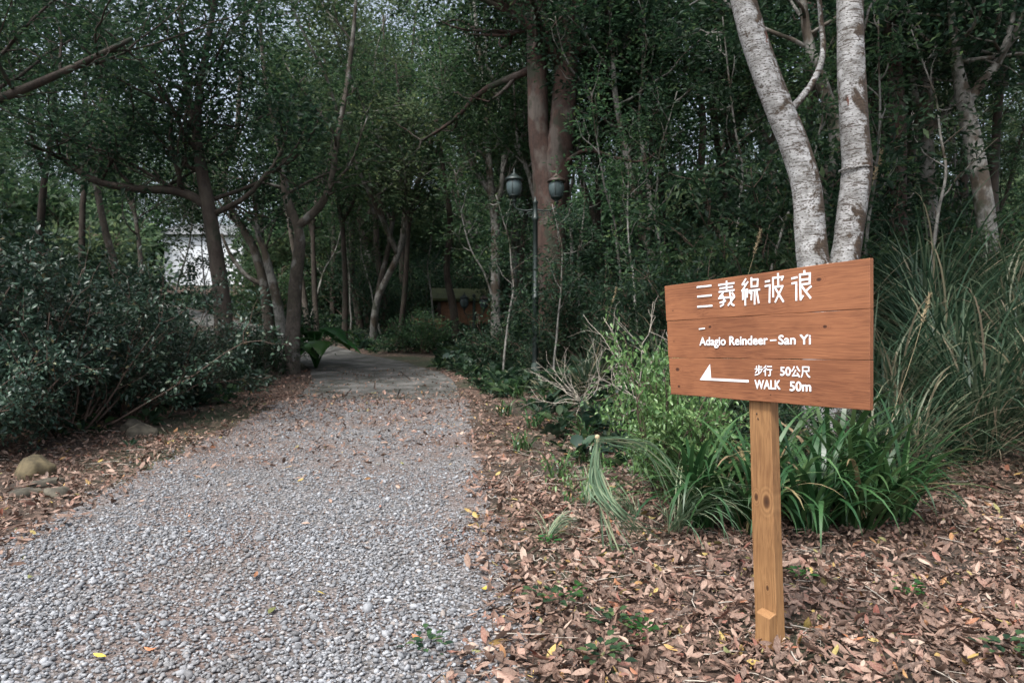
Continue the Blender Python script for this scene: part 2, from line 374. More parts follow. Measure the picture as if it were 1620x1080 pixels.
def glass():
    m, nt, p, out = mat('frosted_lantern_glass')
    p.inputs['Base Color'].default_value = (.11, .15, .155, 1); p.inputs['Roughness'].default_value = .18
    p.inputs['Transmission Weight'].default_value = .35; p.inputs['IOR'].default_value = 1.3
    bump(nt, p, noise(nt, mapping(nt, (1, 1, 1)), 18, 3), .15, .01); return m
M['glass'] = glass()
M['rock'] = plain('mossy_rock', (.07, .062, .045), .9, 0, 9, .65, 1.0)
M['rock2'] = plain('ochre_rock', (.095, .075, .04), .9, 0, 9, .65, 1.0)
M['twig'] = plain('dry_twig', (.36, .32, .27), .8, 0, 8, .35, .3)
M['stem'] = plain('shrub_stem', (.09, .06, .045), .8, 0, 8, .35, .3)
M['straw'] = plain('straw', (.42, .33, .20), .8, 0, 10, .25, .3)
M['render_wall'] = plain('white_render', (.74, .78, .82), .8, 0, 2, .08, .2)
M['shedwall'] = plain('brown_shed_board', (.22, .11, .06), .75, 0, 6, .3, .3)
M['shedroof'] = plain('mossy_roof', (.045, .055, .02), .9, 0, 6, .45, .5)
M['darkglass'] = plain('dark_window_glass', (.02, .03, .035), .1, 0, 3, .1, .0)
M['roofgrey'] = plain('grey_roof', (.18, .19, .2), .7, 0, 5, .2, .3)

# ------------------------------------------------------------------ terrain
def sm(t): t = np.clip(t, 0, 1); return t * t * (3 - 2 * t)
YB = np.array([-500, 4, 5, 6, 7, 8.5, 10, 12, 16, 22, 30, 45, 70, 110, 700])
ZB = np.array([0, 0, .02, .055, .10, .18, .29, .47, .80, 1.25, 2.6, 5.2, 9.5, 15, 32])
XR_Y = np.array([0, 2.85, 4, 6, 8.5, 10.5, 12, 14, 16, 19, 22, 26, 60]); XR = np.array([.1, -.10, -.22, -.38, -.62, -.78, -.9, -1.1, -1.6, -2.9, -4.8, -8, -40])
XL = np.array([-2.9, -3.1, -3.15, -3.5, -3.72, -3.8, -3.85, -4.1, -4.7, -6.0, -8.2, -11.5, -43])
def edge_r(y): return np.interp(y, XR_Y, XR)
def edge_l(y): return np.interp(y, XR_Y, XL)
def h(x, y):
    x = np.asarray(x, float); y = np.asarray(y, float)
    z = np.interp(y, YB, ZB)
    z = z + sm((x - np.maximum(edge_r(y), -1.0) - .5) / 5.5) * sm((y - 5.2) / 6.5) * 1.75
    z = z + sm((edge_l(y) - .8 - x) / 5.0) * sm((y - 10) / 8) * .6
    w = sm((x - edge_r(y) - .2) / 1.0) + sm((edge_l(y) - .2 - x) / 1.0)
    z = z + w * (.03 * np.sin(x * 1.7 + y * .9) * np.cos(y * 1.3 - x * .6) + .012 * np.sin(x * 5.1 + 1) * np.sin(y * 4.7))
    return z
def on_ground(px, py):
    d = ray(px, py); t = 2.0
    for _ in range(60):
        p = CAM + d * t; t += max(-.3, min(.3, (p.z - float(h(p.x, p.y))) * 2.0)) 
    return CAM + d * t
def grid_mesh(xs, ys, zoff=0.0, mask=None):
    X, Y = np.meshgrid(xs, ys); Z = h(X, Y) + zoff
    V = np.stack([X, Y, Z], -1).reshape(-1, 3); nx = len(xs)
    i, j = np.meshgrid(np.arange(len(ys) - 1), np.arange(nx - 1), indexing='ij')
    q = np.stack([i * nx + j, i * nx + j + 1, (i + 1) * nx + j + 1, (i + 1) * nx + j], -1).reshape(-1, 4)
    return V, q
xs = np.concatenate([-np.geomspace(600, 12, 24), np.arange(-11.6, 12, .25), np.geomspace(12.2, 600, 24)])
ys = np.concatenate([-np.geomspace(300, 4, 14), np.arange(-3, 24, .25), np.geomspace(24.5, 700, 40)])
V, q = grid_mesh(xs, ys)
tag(obj('ground', mesh_data('ground', V, [q], M['soil'])), kind='structure')
# gravel path strip that follows the two edges
def strip(name, y0, y1, ny, nx, zoff, m, inset=0.0, jag=0.0, skirt=0.0):
    yy = np.linspace(y0, y1, ny); g = np.random.default_rng(3)
    l, r = edge_l(yy) - inset, edge_r(yy) + inset
    if jag: l = l + g.normal(0, jag, ny); r = r + g.normal(0, jag, ny)
    t = np.linspace(0, 1, nx); X = l[:, None] * (1 - t) + r[:, None] * t; Y = np.repeat(yy[:, None], nx, 1)
    if y1 > 12.5: Y = Y + (X + 3) * (X + 3) * .012 * g.random()
    Z = h(X, Y) + zoff
    V = np.stack([X, Y, Z], -1).reshape(-1, 3)
    i, j = np.meshgrid(np.arange(ny - 1), np.arange(nx - 1), indexing='ij')
    q = np.stack([i * nx + j, i * nx + j + 1, (i + 1) * nx + j + 1, (i + 1) * nx + j], -1).reshape(-1, 4)
    return tag(obj(name, mesh_data(name, V, [q], m)), kind='structure')
strip('gravel_path', -2, 12.1, 120, 24, .006, M['gravelbed'], .15, .06)
strip('far_path', 16.3, 40, 50, 8, .012, M['concrete'], -.1)
# concrete slab built of cast panels with open joints
slab = empty('concrete_slab', (0, 0, 0), kind='structure')
for (ya, yb, cuts) in ((12.0, 13.25, (0, .3, .62, 1)), (13.27, 14.7, (0, .45, 1)), (14.72, 16.3, (0, .33, .7, 1))):
    for k in range(len(cuts) - 1):
        mb = MB(); vv = []
        for (yq, tq) in ((ya, cuts[k]), (ya, cuts[k + 1]), (yb, cuts[k + 1]), (yb, cuts[k])):
            x = float(edge_l(yq) * (1 - tq) + edge_r(yq) * tq) + (.012 if tq == cuts[k] else -.012)
            vv.append((x, yq, float(h(x, yq))))
        dz = rng.uniform(.012, .03)
        lo = [(x, y, z - .12) for x, y, z in vv]; hi = [(x, y, z + dz) for x, y, z in vv]
        mb.add(np.array(lo + hi), [BOXF]); bevel(mb.obj('paving_panel', M['concrete'], slab, smooth=False), .008, 1)

# ------------------------------------------------------------------ scatter (geometry nodes, for stuff only)
def variant(name, me): return bpy.data.objects.new(name, me)
def scatter(name, P, rot, scl, variants):
    me = bpy.data.meshes.new(name); me.vertices.add(len(P)); me.vertices.foreach_set('co', np.asarray(P, np.float32).ravel())
    a = me.attributes.new('rot', 'FLOAT_VECTOR', 'POINT'); a.data.foreach_set('vector', np.asarray(rot, np.float32).ravel())
    a = me.attributes.new('scl', 'FLOAT_VECTOR', 'POINT'); a.data.foreach_set('vector', np.asarray(scl, np.float32).ravel())
    a = me.attributes.new('idx', 'INT', 'POINT'); a.data.foreach_set('value', rng.integers(0, len(variants), len(P)).astype(np.int32))
    o = obj(name, me); o['kind'] = 'stuff'
    ng = bpy.data.node_groups.new(name + '_nodes', 'GeometryNodeTree')
    ng.interface.new_socket('Geometry', in_out='INPUT', socket_type='NodeSocketGeometry')
    ng.interface.new_socket('Geometry', in_out='OUTPUT', socket_type='NodeSocketGeometry')
    gi = ng.nodes.new('NodeGroupInput'); go = ng.nodes.new('NodeGroupOutput')
    ip = ng.nodes.new('GeometryNodeInstanceOnPoints'); jn = ng.nodes.new('GeometryNodeJoinGeometry')
    for v in variants:
        oi = ng.nodes.new('GeometryNodeObjectInfo'); oi.inputs[0].default_value = v
        for s in oi.inputs:
            if s.name == 'As Instance': s.default_value = True
        ng.links.new(oi.outputs['Geometry'], jn.inputs[0])
    def na(n, t):
        q = ng.nodes.new('GeometryNodeInputNamedAttribute'); q.data_type = t; q.inputs[0].default_value = n; return q.outputs[0]
    er = ng.nodes.new('FunctionNodeEulerToRotation')
    ng.links.new(na('rot', 'FLOAT_VECTOR'), er.inputs[0])
    ng.links.new(gi.outputs[0], ip.inputs['Points']); ng.links.new(jn.outputs[0], ip.inputs['Instance'])
    ip.inputs['Pick Instance'].default_value = True
    ng.links.new(na('idx', 'INT'), ip.inputs['Instance Index']); ng.links.new(er.outputs[0], ip.inputs['Rotation'])
    ng.links.new(na('scl', 'FLOAT_VECTOR'), ip.inputs['Scale']); ng.links.new(ip.outputs[0], go.inputs[0])
    md = o.modifiers.new('scatter', 'NODES'); md.node_group = ng
    return o
def ico(sub=1):
    import bmesh
    bm = bmesh.new(); bmesh.ops.create_icosphere(bm, subdivisions=sub, radius=1.0)
    V = np.array([v.co[:] for v in bm.verts]); Fc = np.array([[v.index for v in f.verts] for f in bm.faces]); bm.free(); return V, Fc
IV, IF = ico(1); IV2, IF2 = ico(3); IV12, IF12 = ico(2)
def pts(n, x0, x1, y0, y1): return rng.uniform(x0, x1, n), rng.uniform(y0, y1, n)
def ground_rot(x, y, g=.3):
    return None

pv = []
for k in range(7):
    g = np.random.default_rng(k + 50)
    v = IV * (1 + .22 * g.standard_normal((len(IV), 1)) * .5) * np.array([1, g.uniform(.62, .9), g.uniform(.42, .65)])
    pv.append(variant('pebble_variant', mesh_data('pebble_variant', v, [IF], M['pebble'])))
PX, PY = [], []
for (y0, y1, dens) in ((2.3, 3.6, 3600), (3.6, 5, 3000), (5, 7, 1700), (7, 9.5, 800), (9.5, 12, 350)):
    a = (y1 - y0) * 4.4; x, y = pts(int(a * dens), -4.1, .75, y0, y1)
    e = np.minimum(edge_r(y) - x, x - edge_l(y)) + rng.normal(0, .2, len(x)) + .14 * np.sin(y * 3.1) * np.sin(y * 1.1 + 2)
    pkeep = np.clip(.0 + e / .35 + .25, 0, 1)
    ok = rng.random(len(x)) < pkeep
    # bare earthy patches in the wheel tracks
    patch = (np.sin(x * 2.3 + 1.2) * np.sin(y * 1.7 + x) > .6) | (np.abs(x + 1.55 + .06 * y) < .3 + .15 * np.sin(y * 2.2))
    ok &= ~(patch & (rng.random(len(x)) < .32))
    PX.append(x[ok]); PY.append(y[ok])
x = np.concatenate(PX); y = np.concatenate(PY); n = len(x)
s = rng.lognormal(math.log(.0094), .36, n)
P = np.stack([x, y, h(x, y) + .006 + s * .2 + rng.random(n) * .008], -1)
rot = np.stack([rng.normal(0, .35, n), rng.normal(0, .35, n), rng.uniform(0, 6.28, n)], -1)
scatter('gravel', P, rot, np.stack([s, s, s], -1), pv)

def litter_leaf(k):
    g = np.random.default_rng(k + 90)
    nx, ny = 5, 3
    u = np.linspace(0, 1, nx); w = np.array([.03, .8, 1.0, .72, .02]) * g.uniform(.27, .43)
    V = []
    cu, cs, tw = g.uniform(-.5, .6), g.uniform(-.6, 1.0), g.uniform(-.4, .4)
    for i in range(nx):
        for j in (-1, 0, 1):
            yy = j * w[i] * .5; zz = cu * .35 * (u[i] - .5) ** 2 * 2 + cs * abs(j) * w[i] * .45 + tw * yy * (u[i] - .5) + g.normal(0, .02)
            V.append((u[i] - .5, yy, zz))
    q = [[i * 3 + j, i * 3 + j + 1, (i + 1) * 3 + j + 1, (i + 1) * 3 + j] for i in range(nx - 1) for j in range(2)]
    return mesh_data('leaf_variant', V, [np.array(q)], M['litter'])
lms = [litter_leaf(k) for k in range(14)]
lv = [variant('leaf_variant', m) for m in lms]
LX, LY = [], []
def add_l(x0, x1, y0, y1, dens, f):
    n = int((x1 - x0) * (y1 - y0) * dens); x, y = pts(n, x0, x1, y0, y1); ok = rng.random(n) < f(x, y); LX.append(x[ok]); LY.append(y[ok])
clump = lambda x, y: .75 + .25 * np.sin(x * 6 + np.sin(y * 5) * 2) * np.sin(y * 7 + x)
rt = lambda x, y: clump(x, y) * np.clip((x - edge_r(y) + .15 + .12 * np.sin(y * 3)) / .45, 0, 1)
lf = lambda x, y: clump(x, y) * np.clip((edge_l(y) - x + .2) / .4, 0, 1)
add_l(-.4, 3.6, 2.0, 4.2, 1900, rt); add_l(-.5, 5.5, 4.2, 6.5, 1250, rt); add_l(-1, 8, 6.5, 10, 420, rt); add_l(-2, 6, 10, 17, 70, rt)
add_l(-6.5, -2.8, 3.6, 6, 800, lf); add_l(-8.5, -3.4, 6, 9, 550, lf); add_l(-9, -3.4, 9, 15, 120, lf)
add_l(-4.2, 0, 6, 12.5, 230, lambda x, y: np.clip((y - 6.0) / 4.5, 0, 1) * .8)
add_l(-4.2, 0, 5, 9, 18, lambda x, y: .5 + 0 * x)
add_l(-5, -.6, 11.2, 12.8, 160, lambda x, y: .8 + 0 * x); add_l(-5, -1, 12, 17, 60, lambda x, y: .8 + 0 * x)
x = np.concatenate(LX); y = np.concatenate(LY); n = len(x)
s = np.clip(rng.lognormal(math.log(.05), .42, n), .012, .105)
P = np.stack([x, y, h(x, y) + .006 + rng.random(n) ** 1.4 * .05], -1)
rot = np.stack([rng.normal(0, .55, n), rng.normal(0, .5, n), rng.uniform(0, 6.28, n)], -1)
scatter('fallen_leaves', P, rot, np.stack([s, s, s], -1), lv)
q_ = rng.permutation(n)[:int(n * .8)]; x3 = x[q_] + rng.normal(0, .08, len(q_)); y3 = y[q_] + rng.normal(0, .08, len(q_)); n3 = len(q_); s3 = rng.uniform(.008, .024, n3)
scatter('leaf_crumb_debris', np.stack([x3, y3, h(x3, y3) + .014 + .03 * rng.random(n3)], -1), np.stack([rng.normal(0, .5, n3), rng.normal(0, .5, n3), rng.uniform(0, 6.28, n3)], -1), np.stack([s3, s3 * rng.uniform(.4, 1.6, n3), s3], -1), lv)
# crushed crumbs of leaf and straw between the larger leaves
tw = []
for k in range(3):
    mb = MB(); g = np.random.default_rng(k); p = np.cumsum(np.vstack([[0, 0, 0], g.normal(0, .12, (4, 3)) + [.25, 0, 0]]), 0) - [.5, 0, 0]; p[:, 2] *= .3
    tube(mb, p, [.02, .012], 4, 7); tw.append(variant('twig_variant', mb.mesh('twig_variant', M['twig'])))
n = 900; x, y = pts(n, -.2, 4.5, 2.1, 8); ok = x > edge_r(y); x, y = x[ok], y[ok]
x2, y2 = pts(200, -6.5, -3.6, 4, 9); ok = x2 < edge_l(y2); x = np.concatenate([x, x2[ok]]); y = np.concatenate([y, y2[ok]]); n = len(x)
s = rng.uniform(.06, .32, n)
scatter('twig_debris', np.stack([x, y, h(x, y) + .03], -1), np.stack([rng.normal(0, .12, n), rng.normal(0, .12, n), rng.uniform(0, 6.28, n)], -1), np.stack([s, s * .6, s * .6], -1), tw)

# ------------------------------------------------------------------ trees
def rot_to(d, ang, azi, g):
    d = d / np.linalg.norm(d); r = np.array([0, 0, 1.0]) if abs(d[2]) < .9 else np.array([1.0, 0, 0])
    a = np.cross(d, r); a /= np.linalg.norm(a); b = np.cross(d, a)
    return math.cos(ang) * d + math.sin(ang) * (math.cos(azi) * a + math.sin(azi) * b)
def grow(g, p0, d0, L, r0, wig=.18, up=.15, n=6):
    P = [np.array(p0, float)]; d = np.array(d0, float)
    for i in range(n):
        d = d + g.normal(0, wig, 3) + np.array([0, 0, up]); d /= np.linalg.norm(d); P.append(P[-1] + d * L / n)
    return np.array(P), np.linspace(r0, r0 * .3, n + 1)
def crown_from(g, stems, z0, nb, L1, nsub, L2, ntwig, mbB, el=(.2, 1.0), bias=None, up=.12, r1=.3, tips=True):
    """stems: [(P, radii)]; returns leaf anchors (pos, dir). Limbs go to mbB."""
    AP, AD = [], []
    for (P, rad) in stems:
        C = catmull(P, 40); rr = np.interp(np.linspace(0, 1, 40), np.linspace(0, 1, len(rad)), rad)
        idx = np.where(C[:, 2] >= z0)[0]
        if not len(idx): continue
        az0 = g.uniform(0, 6.28)
        for b in range(nb):
            k = int(idx[0] + (len(idx) - 1) * ((b + g.random()) / nb)); k = min(k, 39)
            f = (k - idx[0]) / max(1, len(idx) - 1)
            a = az0 + b * 2.4 + g.normal(0, .3); e = g.uniform(*el)
            d = np.array([math.cos(a) * math.cos(e), math.sin(a) * math.cos(e), math.sin(e)])
            if bias is not None: d = norm(d + np.array(bias))
            L = L1 * g.uniform(.7, 1.2) * (1 - .45 * f)
            B, br = grow(g, C[k], d, L, max(.012, rr[k] * r1 * 1.6), .2, up)
            if isinstance(mbB, list): mbB.append(MB())
            tgt = mbB[-1] if isinstance(mbB, list) else mbB
            tube(tgt, B, br, 5, 9)
            for q in range(nsub):
                m = 1 + int(g.random() * 5.9); m = min(m, 6)
                d2 = rot_to(B[m] - B[m - 1], g.uniform(.5, 1.1), g.uniform(0, 6.28), g)
                S, sr = grow(g, B[m], d2, L2 * g.uniform(.6, 1.3), br[m] * .6, .25, up * .5, 5)
                tube(tgt, S, sr, 4, 6, cap=False)
                t = g.random(ntwig) ** .6; SS = catmull(S, 20); kk = (t * 19).astype(int)
                AP.append(SS[kk] + g.normal(0, L2 * .16, (ntwig, 3))); AD.append(norm(SS[kk] - C[k] + g.normal(0, .4, (ntwig, 3))))
            t = 1 - g.random(ntwig) * .5; SS = catmull(B, 20); kk = (t * 19).astype(int)
            AP.append(SS[kk] + g.normal(0, L2 * .18, (ntwig, 3))); AD.append(norm(SS[kk] - C[k] + g.normal(0, .3, (ntwig, 3))))
    return np.concatenate(AP), np.concatenate(AD)
def leaf_clusters(g, mb, AP, AD, per, L, spread, w=.42, T=T4, flat=.38, droop=.2):
    n = len(AP) * per
    c = np.repeat(AP, per, 0); d = np.repeat(AD, per, 0)
    off = g.normal(0, 1, (n, 3)) * spread * np.array([1, 1, flat])
    ld = norm(off / spread + d * .5 + g.normal(0, .4, (n, 3)) + np.array([0, 0, -droop]))
    up = norm(g.normal(0, .55, (n, 3)) + np.array([0, 0, 1.0]))
    tone = np.clip(np.repeat(g.random(len(AP)), per) * .55 + g.random(n) * .5, 0, 1)
    leaves(mb, c + off, ld, up, g.uniform(.7, 1.25, n) * L, w, T, tone)

def make_tree(name, label, stems, cfg, bark_m, leaf_m, seed, group=None, base=None, cat='tree', seg=12, limbs=(), bumpk=.05):
    """stems in world coordinates; the Empty stands at the foot of the first stem"""
    g = np.random.default_rng(seed); proto = base is not None
    base = np.array(stems[0][0][0]) if base is None else np.array(base)
    st = [(np.array(P) - base, r) for P, r in stems]; lb = [(np.array(P) - base, r) for P, r in limbs]
    root = empty(name, tuple(base)); tag(root, label, cat, group)
    mt = MB()
    for k, (P, r) in enumerate(st): tube(mt, P, r, seg, max(len(P) * 5, 20), bump=bumpk, g=g)
    mt.obj('trunk', bark_m, root)
    mbB = MB() if proto else []
    for P, r in lb:
        if not proto: mbB.append(MB())
        tube(mbB if proto else mbB[-1], P, r, 7, len(P) * 4, bump=.04, g=g)
    AP, AD = crown_from(g, st + [(P, r) for P, r in lb if cfg.get('limb_leaf', True)], cfg['z0'], cfg['nb'], cfg['L1'], cfg['nsub'], cfg['L2'], cfg['ntwig'], mbB, cfg.get('el', (.1, 1.0)), cfg.get('bias'))
    if proto: mbB.obj('branches', bark_m, root)
    else:
        for b_ in mbB: b_.obj('branch', bark_m, root)
    ml = MB(); leaf_clusters(g, ml, AP, AD, cfg['per'], cfg['leaf'], cfg['spread'], cfg.get('w', .42))
    ml.obj('crown', leaf_m, root)
    return root
def pxs(lst, Y): return np.array([at(a, b, Y if len(t) < 1 else t[0]) for a, b, *t in lst])
def foot(P, extra=.25):
    """make the first point sit a little under the ground"""
    P = P.copy(); z = float(h(P[0][0], P[0][1])); P = np.vstack([[P[0][0], P[0][1], z - extra], P]) if P[0][2] > z else P
    P[0][2] = z - extra; return P

near = dict(z0=3.6, nb=9, L1=3.0, nsub=5, L2=1.1, ntwig=4, per=20, leaf=.14, spread=.23)
# tree with a long level limb on the left of the path
A1 = foot(pxs([(354, 520), (350, 460), (341, 400), (330, 330), (318, 265), (311, 205), (318, 130), (330, 60), (345, -40), (352, -160)], 13))
A2 = pxs([(312, 215), (297, 150), (290, 80), (284, 0), (275, -120)], 13)
A3 = pxs([(330, 328), (300, 309), (262, 301), (215, 299), (150, 286), (100, 252), (40, 225, 12)], 13)
A4 = pxs([(283, 304), (284, 275), (294, 252), (290, 215)], 13)
make_tree('broadleaf_tree', 'dark leaning tree with one long level limb reaching left above the shrubs', [(A1, [.20, .165, .15, .14, .12, .09, .07, .06, .045, .03]), (A2, [.085, .07, .055, .04, .02])],
          dict(near, z0=3.4, nb=9, L1=3.2, nsub=4), M['bark_dark'], M['leaf_dark'], 11, limbs=[(A3, [.10, .09, .08, .07, .055, .03]), (A4, [.04, .03, .015])])
# twin grey trunks right of it
B1 = foot(pxs([(428, 540), (424, 500), (419, 455), (410, 420), (398, 385), (370, 340), (352, 296), (355, 272), (373, 222), (378, 165), (382, 95), (388, 10), (395, -90)], 17))
B1b = pxs([(418, 450), (402, 444), (385, 431), (365, 404), (350, 370)], 17)
make_tree('broadleaf_tree', 'slim grey tree whose trunk bends left then rises like an S beside the forked tree', [(B1, [.17, .15, .13, .12, .11, .10, .09, .08, .07, .06, .05, .04, .03])],
          dict(near, z0=3.8, nb=9, L1=3.0), M['bark_tan'], M['leaf_mid'], 12, limbs=[(B1b, [.07, .06, .05, .03])])
B2 = foot(pxs([(449, 540), (444, 508), (436, 465), (426, 427), (418, 397), (408, 370), (404, 330), (396, 280)], 16.6))
make_tree('broadleaf_tree', 'short pale trunk squeezed between the S-bent tree and the forked tree', [(B2, [.15, .13, .12, .11, .09, .07, .05, .03])],
          dict(near, z0=3.2, nb=6, L1=2.2, nsub=4), M['bark_grey'], M['leaf_dark'], 13)
B3 = foot(pxs([(463, 535), (465, 500), (469, 434), (474, 390), (471, 360), (456, 322), (450, 290), (444, 240), (436, 208), (420, 130), (412, 40), (405, -80)], 16))
B3b = pxs([(471, 358), (491, 341), (511, 318), (525, 281), (534, 220), (548, 140), (560, 40), (566, -60)], 16)
make_tree('broadleaf_tree', 'pale brown tree forked like a Y above head height left of the path', [(B3, [.19, .17, .16, .15, .13, .10, .09, .075, .06, .05, .04, .02]), (B3b, [.11, .10, .085, .07, .06, .05, .03])],
          dict(near, z0=4.0, nb=6, L1=2.6), M['bark_tan'], M['leaf_mid'], 14)
# thin dark trees at the bend
for k, (lst, Y, lab) in enumerate([([(572, 525), (565, 480), (557, 450), (556, 360), (548, 250), (552, 120), (545, 0)], 27, 'first thin dark tree at the path bend behind the big-leaved plant'),
                            ([(616, 538), (609, 490), (603, 452), (595, 360), (600, 260), (610, 150), (606, 20)], 28, 'second thin dark tree at the path bend, right of the first thin one'),
                            ([(650, 520), (644, 471), (636, 430), (640, 340), (655, 240), (650, 120), (660, 0)], 30, 'thin dark tree standing left of the brown shed'),
                            ([(722, 534), (716, 480), (707, 427), (712, 350), (700, 260), (690, 170), (680, 90)], 24, 'slender leaning stem standing in front of the brown shed')]):
    make_tree('slender_tree', lab, [(foot(pxs(lst, Y)), [.17, .15, .13, .115, .09, .06, .04])], dict(near, z0=5.0, nb=5 if k > 1 else 8, L1=1.9, leaf=.13, ntwig=4), M['bark_dark'], M['leaf_dark' if k % 2 == 0 else 'leaf_mid'], 20 + k)
C1 = foot(pxs([(784, 420), (783, 352), (777, 304), (772, 237), (768, 185), (760, 100), (750, 0), (745, -80)], 20))
C2 = pxs([(778, 308), (762, 285), (747, 263), (736, 230), (718, 196), (700, 130), (695, 60)], 20)
C3 = pxs([(783, 345), (794, 289), (797, 222), (785, 141), (770, 96), (766, 0)], 20)
make_tree('slender_tree', 'pale tree with three curving stems standing left of the lamp', [(C1, [.15, .13, .12, .10, .09, .06, .03]), (C2, [.09, .08, .07, .06, .04, .02]), (C3, [.09, .08, .07, .05, .03])],
          dict(near, z0=4.5, nb=7, L1=2.4, leaf=.13, ntwig=4), M['bark_grey'], M['leaf_mid'], 31)
# the big red brown tree behind the lamp
D0 = foot(pxs([(874, 560), (873, 470), (872, 380), (868, 320), (860, 260), (852, 215), (850, 130), (848, 60), (840, 0), (822, -90), (800, -200)], 15))
D1 = pxs([(874, 340), (880, 270), (888, 205), (894, 140), (898, 75), (901, 0), (905, -100), (912, -200)], 15)
D2 = pxs([(896, 256, 14.8), (929, 238, 14.5), (984, 252, 14), (1018, 255, 13.8), (1040, 240, 13.6)], 15)
D3 = pxs([(846, 50), (825, 15), (800, -10), (760, -40)], 15)
D4 = pxs([(862, 120), (880, 60), (920, 20), (960, -20)], 15)
make_tree('old_tree', 'massive red brown tree with a forked trunk right behind the lamp post', [(D0, [.52, .40, .35, .34, .31, .27, .24, .22, .19, .15, .10, .05]), (D1, [.28, .32, .29, .26, .24, .20, .14, .06])],
          dict(near, z0=6.6, nb=11, L1=4.0, nsub=6, L2=1.4, ntwig=5, leaf=.12), M['bark_red'], M['leaf_dark'], 41, seg=20, limbs=[(D2, [.06, .045, .035, .025, .012]), (D3, [.15, .12, .08, .05])], bumpk=.06)
E1 = foot(pxs([(872, 420), (850, 330), (838, 280), (829, 256), (818, 215), (812, 120)], 17)); E1 = E1
make_tree('slender_tree', 'thin white stem leaning left behind the left lantern', [(E1, [.08, .075, .07, .06, .04, .02])], dict(near, z0=4.6, nb=6, L1=1.8), M['bark_grey'], M['leaf_mid'], 42)
E2 = foot(pxs([(905, 400), (901, 310), (905, 290), (914, 237), (925, 178), (930, 110), (940, 30)], 16.5))
make_tree('slender_tree', 'thin pale sapling curving up right of the massive tree', [(E2, [.045, .045, .04, .035, .03, .02, .01])], dict(near, z0=4.6, nb=6, L1=1.5), M['bark_grey'], M['leaf_mid'], 43)
# white barked twin trunks behind the sign
FY = 6.6
F1 = foot(pxs([(1300, 470), (1288, 425), (1282, 370), (1276, 296), (1254, 222), (1234, 174), (1210, 111), (1191, 55), (1177, 5), (1160, -70), (1148, -160), (1130, -320), (1120, -480)], FY))
F2 = foot(pxs([(1322, 490), (1334, 425), (1341, 385), (1348, 333), (1356, 266), (1352, 204), (1347, 111), (1345, 37), (1343, -30), (1338, -140), (1345, -300), (1350, -480)], FY + .05))
F3 = pxs([(1250, 175, 6.65), (1268, 155, 6.75), (1288, 126, 6.85), (1302, 85, 6.9), (1298, 22, 7.0), (1292, -60, 7.1), (1300, -180, 7.2)], FY)
make_tree('white_barked_tree', 'white barked tree with twin trunks stained by brown moss behind the sign', [(F1, [.21, .165, .15, .145, .135, .132, .128, .125, .125, .12, .11, .09, .07, .04]), (F2, [.18, .145, .135, .132, .136, .138, .13, .126, .122, .12, .11, .08, .04])],
          dict(near, z0=5.2, nb=8, L1=3.2, nsub=5, leaf=.10, bias=(.15, .45, 0)), M['bark_white'], M['leaf_dark'], 51, seg=20, limbs=[(F3, [.04, .036, .032, .03, .026, .02, .015])], bumpk=.022)
ringc = at(1353.5, 268, FY + .05); wt = [q for q in COL.objects if q.name.startswith('white_barked_tree')][0]
mb = MB(); tt = np.linspace(0, 2 * math.pi, 25); tube(mb, np.stack([.143 * np.cos(tt), .143 * np.sin(tt), .012 * np.sin(tt + 1)], -1), [.011, .011], 6, 49, cap=False)
rg = mb.obj('bark_ring', M['bark_white'], wt); rg.location = ringc - wt.location
# trees behind the white one
rt_trees = [
 ([[(1420, 330), (1421, 222), (1417, 130), (1412, 60), (1405, -30), (1400, -150)]], 11.5, [.14, .13, .12, .10, .08, .04], 'bark_red', 'straight brown trunk just right of the white barked tree'),
 ([[(1470, 330), (1466, 252), (1465, 185), (1469, 104), (1480, 40), (1490, -60)], [(1467, 215), (1485, 190), (1510, 159), (1530, 110), (1538, 30)], [(1466, 190), (1450, 160), (1440, 110), (1432, 30)]], 12.5, [.14, .13, .12, .10, .08, .04], 'bark_grey', 'pale three-branched tree second right of the white barked tree'),
 ([[(1560, 360), (1545, 255), (1531, 185), (1522, 141), (1514, 100), (1505, 20), (1500, -80)], [(1526, 165), (1554, 130), (1580, 96), (1598, 48), (1612, -30)]], 10.5, [.14, .13, .12, .10, .08, .05, .03], 'bark_grey', 'pale tree forked in a wide V near the right edge'),
 ([[(1300, 330), (1322, 235), (1316, 180), (1297, 120), (1280, 70), (1270, 0), (1262, -90)]], 10.5, [.11, .10, .09, .08, .06, .04], 'bark_grey', 'crooked dark grey tree seen between the two white trunks'),
 ([[(1035, 430), (1022, 380), (1008, 333), (997, 274), (985, 215), (973, 148), (968, 60), (960, -40)], [(1024, 375), (1029, 330), (1022, 262), (1012, 200), (1015, 120), (1020, 20)]], 14.5, [.09, .085, .08, .075, .07, .06, .04, .03], 'bark_grey', 'pale mottled tree with two stems halfway between lamp and sign'),
 ([[(1130, 400), (1122, 330), (1110, 260), (1112, 180), (1098, 100), (1105, 0)]], 15.5, [.1, .09, .08, .07, .05, .03], 'bark_dark', 'dark trunk in the thicket above the sign'),
 ([[(1385, 330), (1392, 230), (1380, 150), (1392, 80), (1385, 0)]], 14.5, [.09, .085, .08, .06, .04], 'bark_dark', 'dark narrow trunk touching the right side of the white trunks'),
]
for k, (sts, Y, rad, bk, lab) in enumerate(rt_trees):
    S = [(foot(pxs(sts[0], Y)), [rad[0] * 1.1] + rad)] + [(pxs(s, Y), [rad[0] * .62, rad[0] * .55, rad[0] * .45, rad[0] * .3, rad[0] * .15]) for s in sts[1:]]
    make_tree('broadleaf_tree', lab, S, dict(near, z0=4.3 if k != 2 else 4.0, nb=8, L1=2.4, nsub=4), M[bk], M['leaf_dark'], 60 + k)

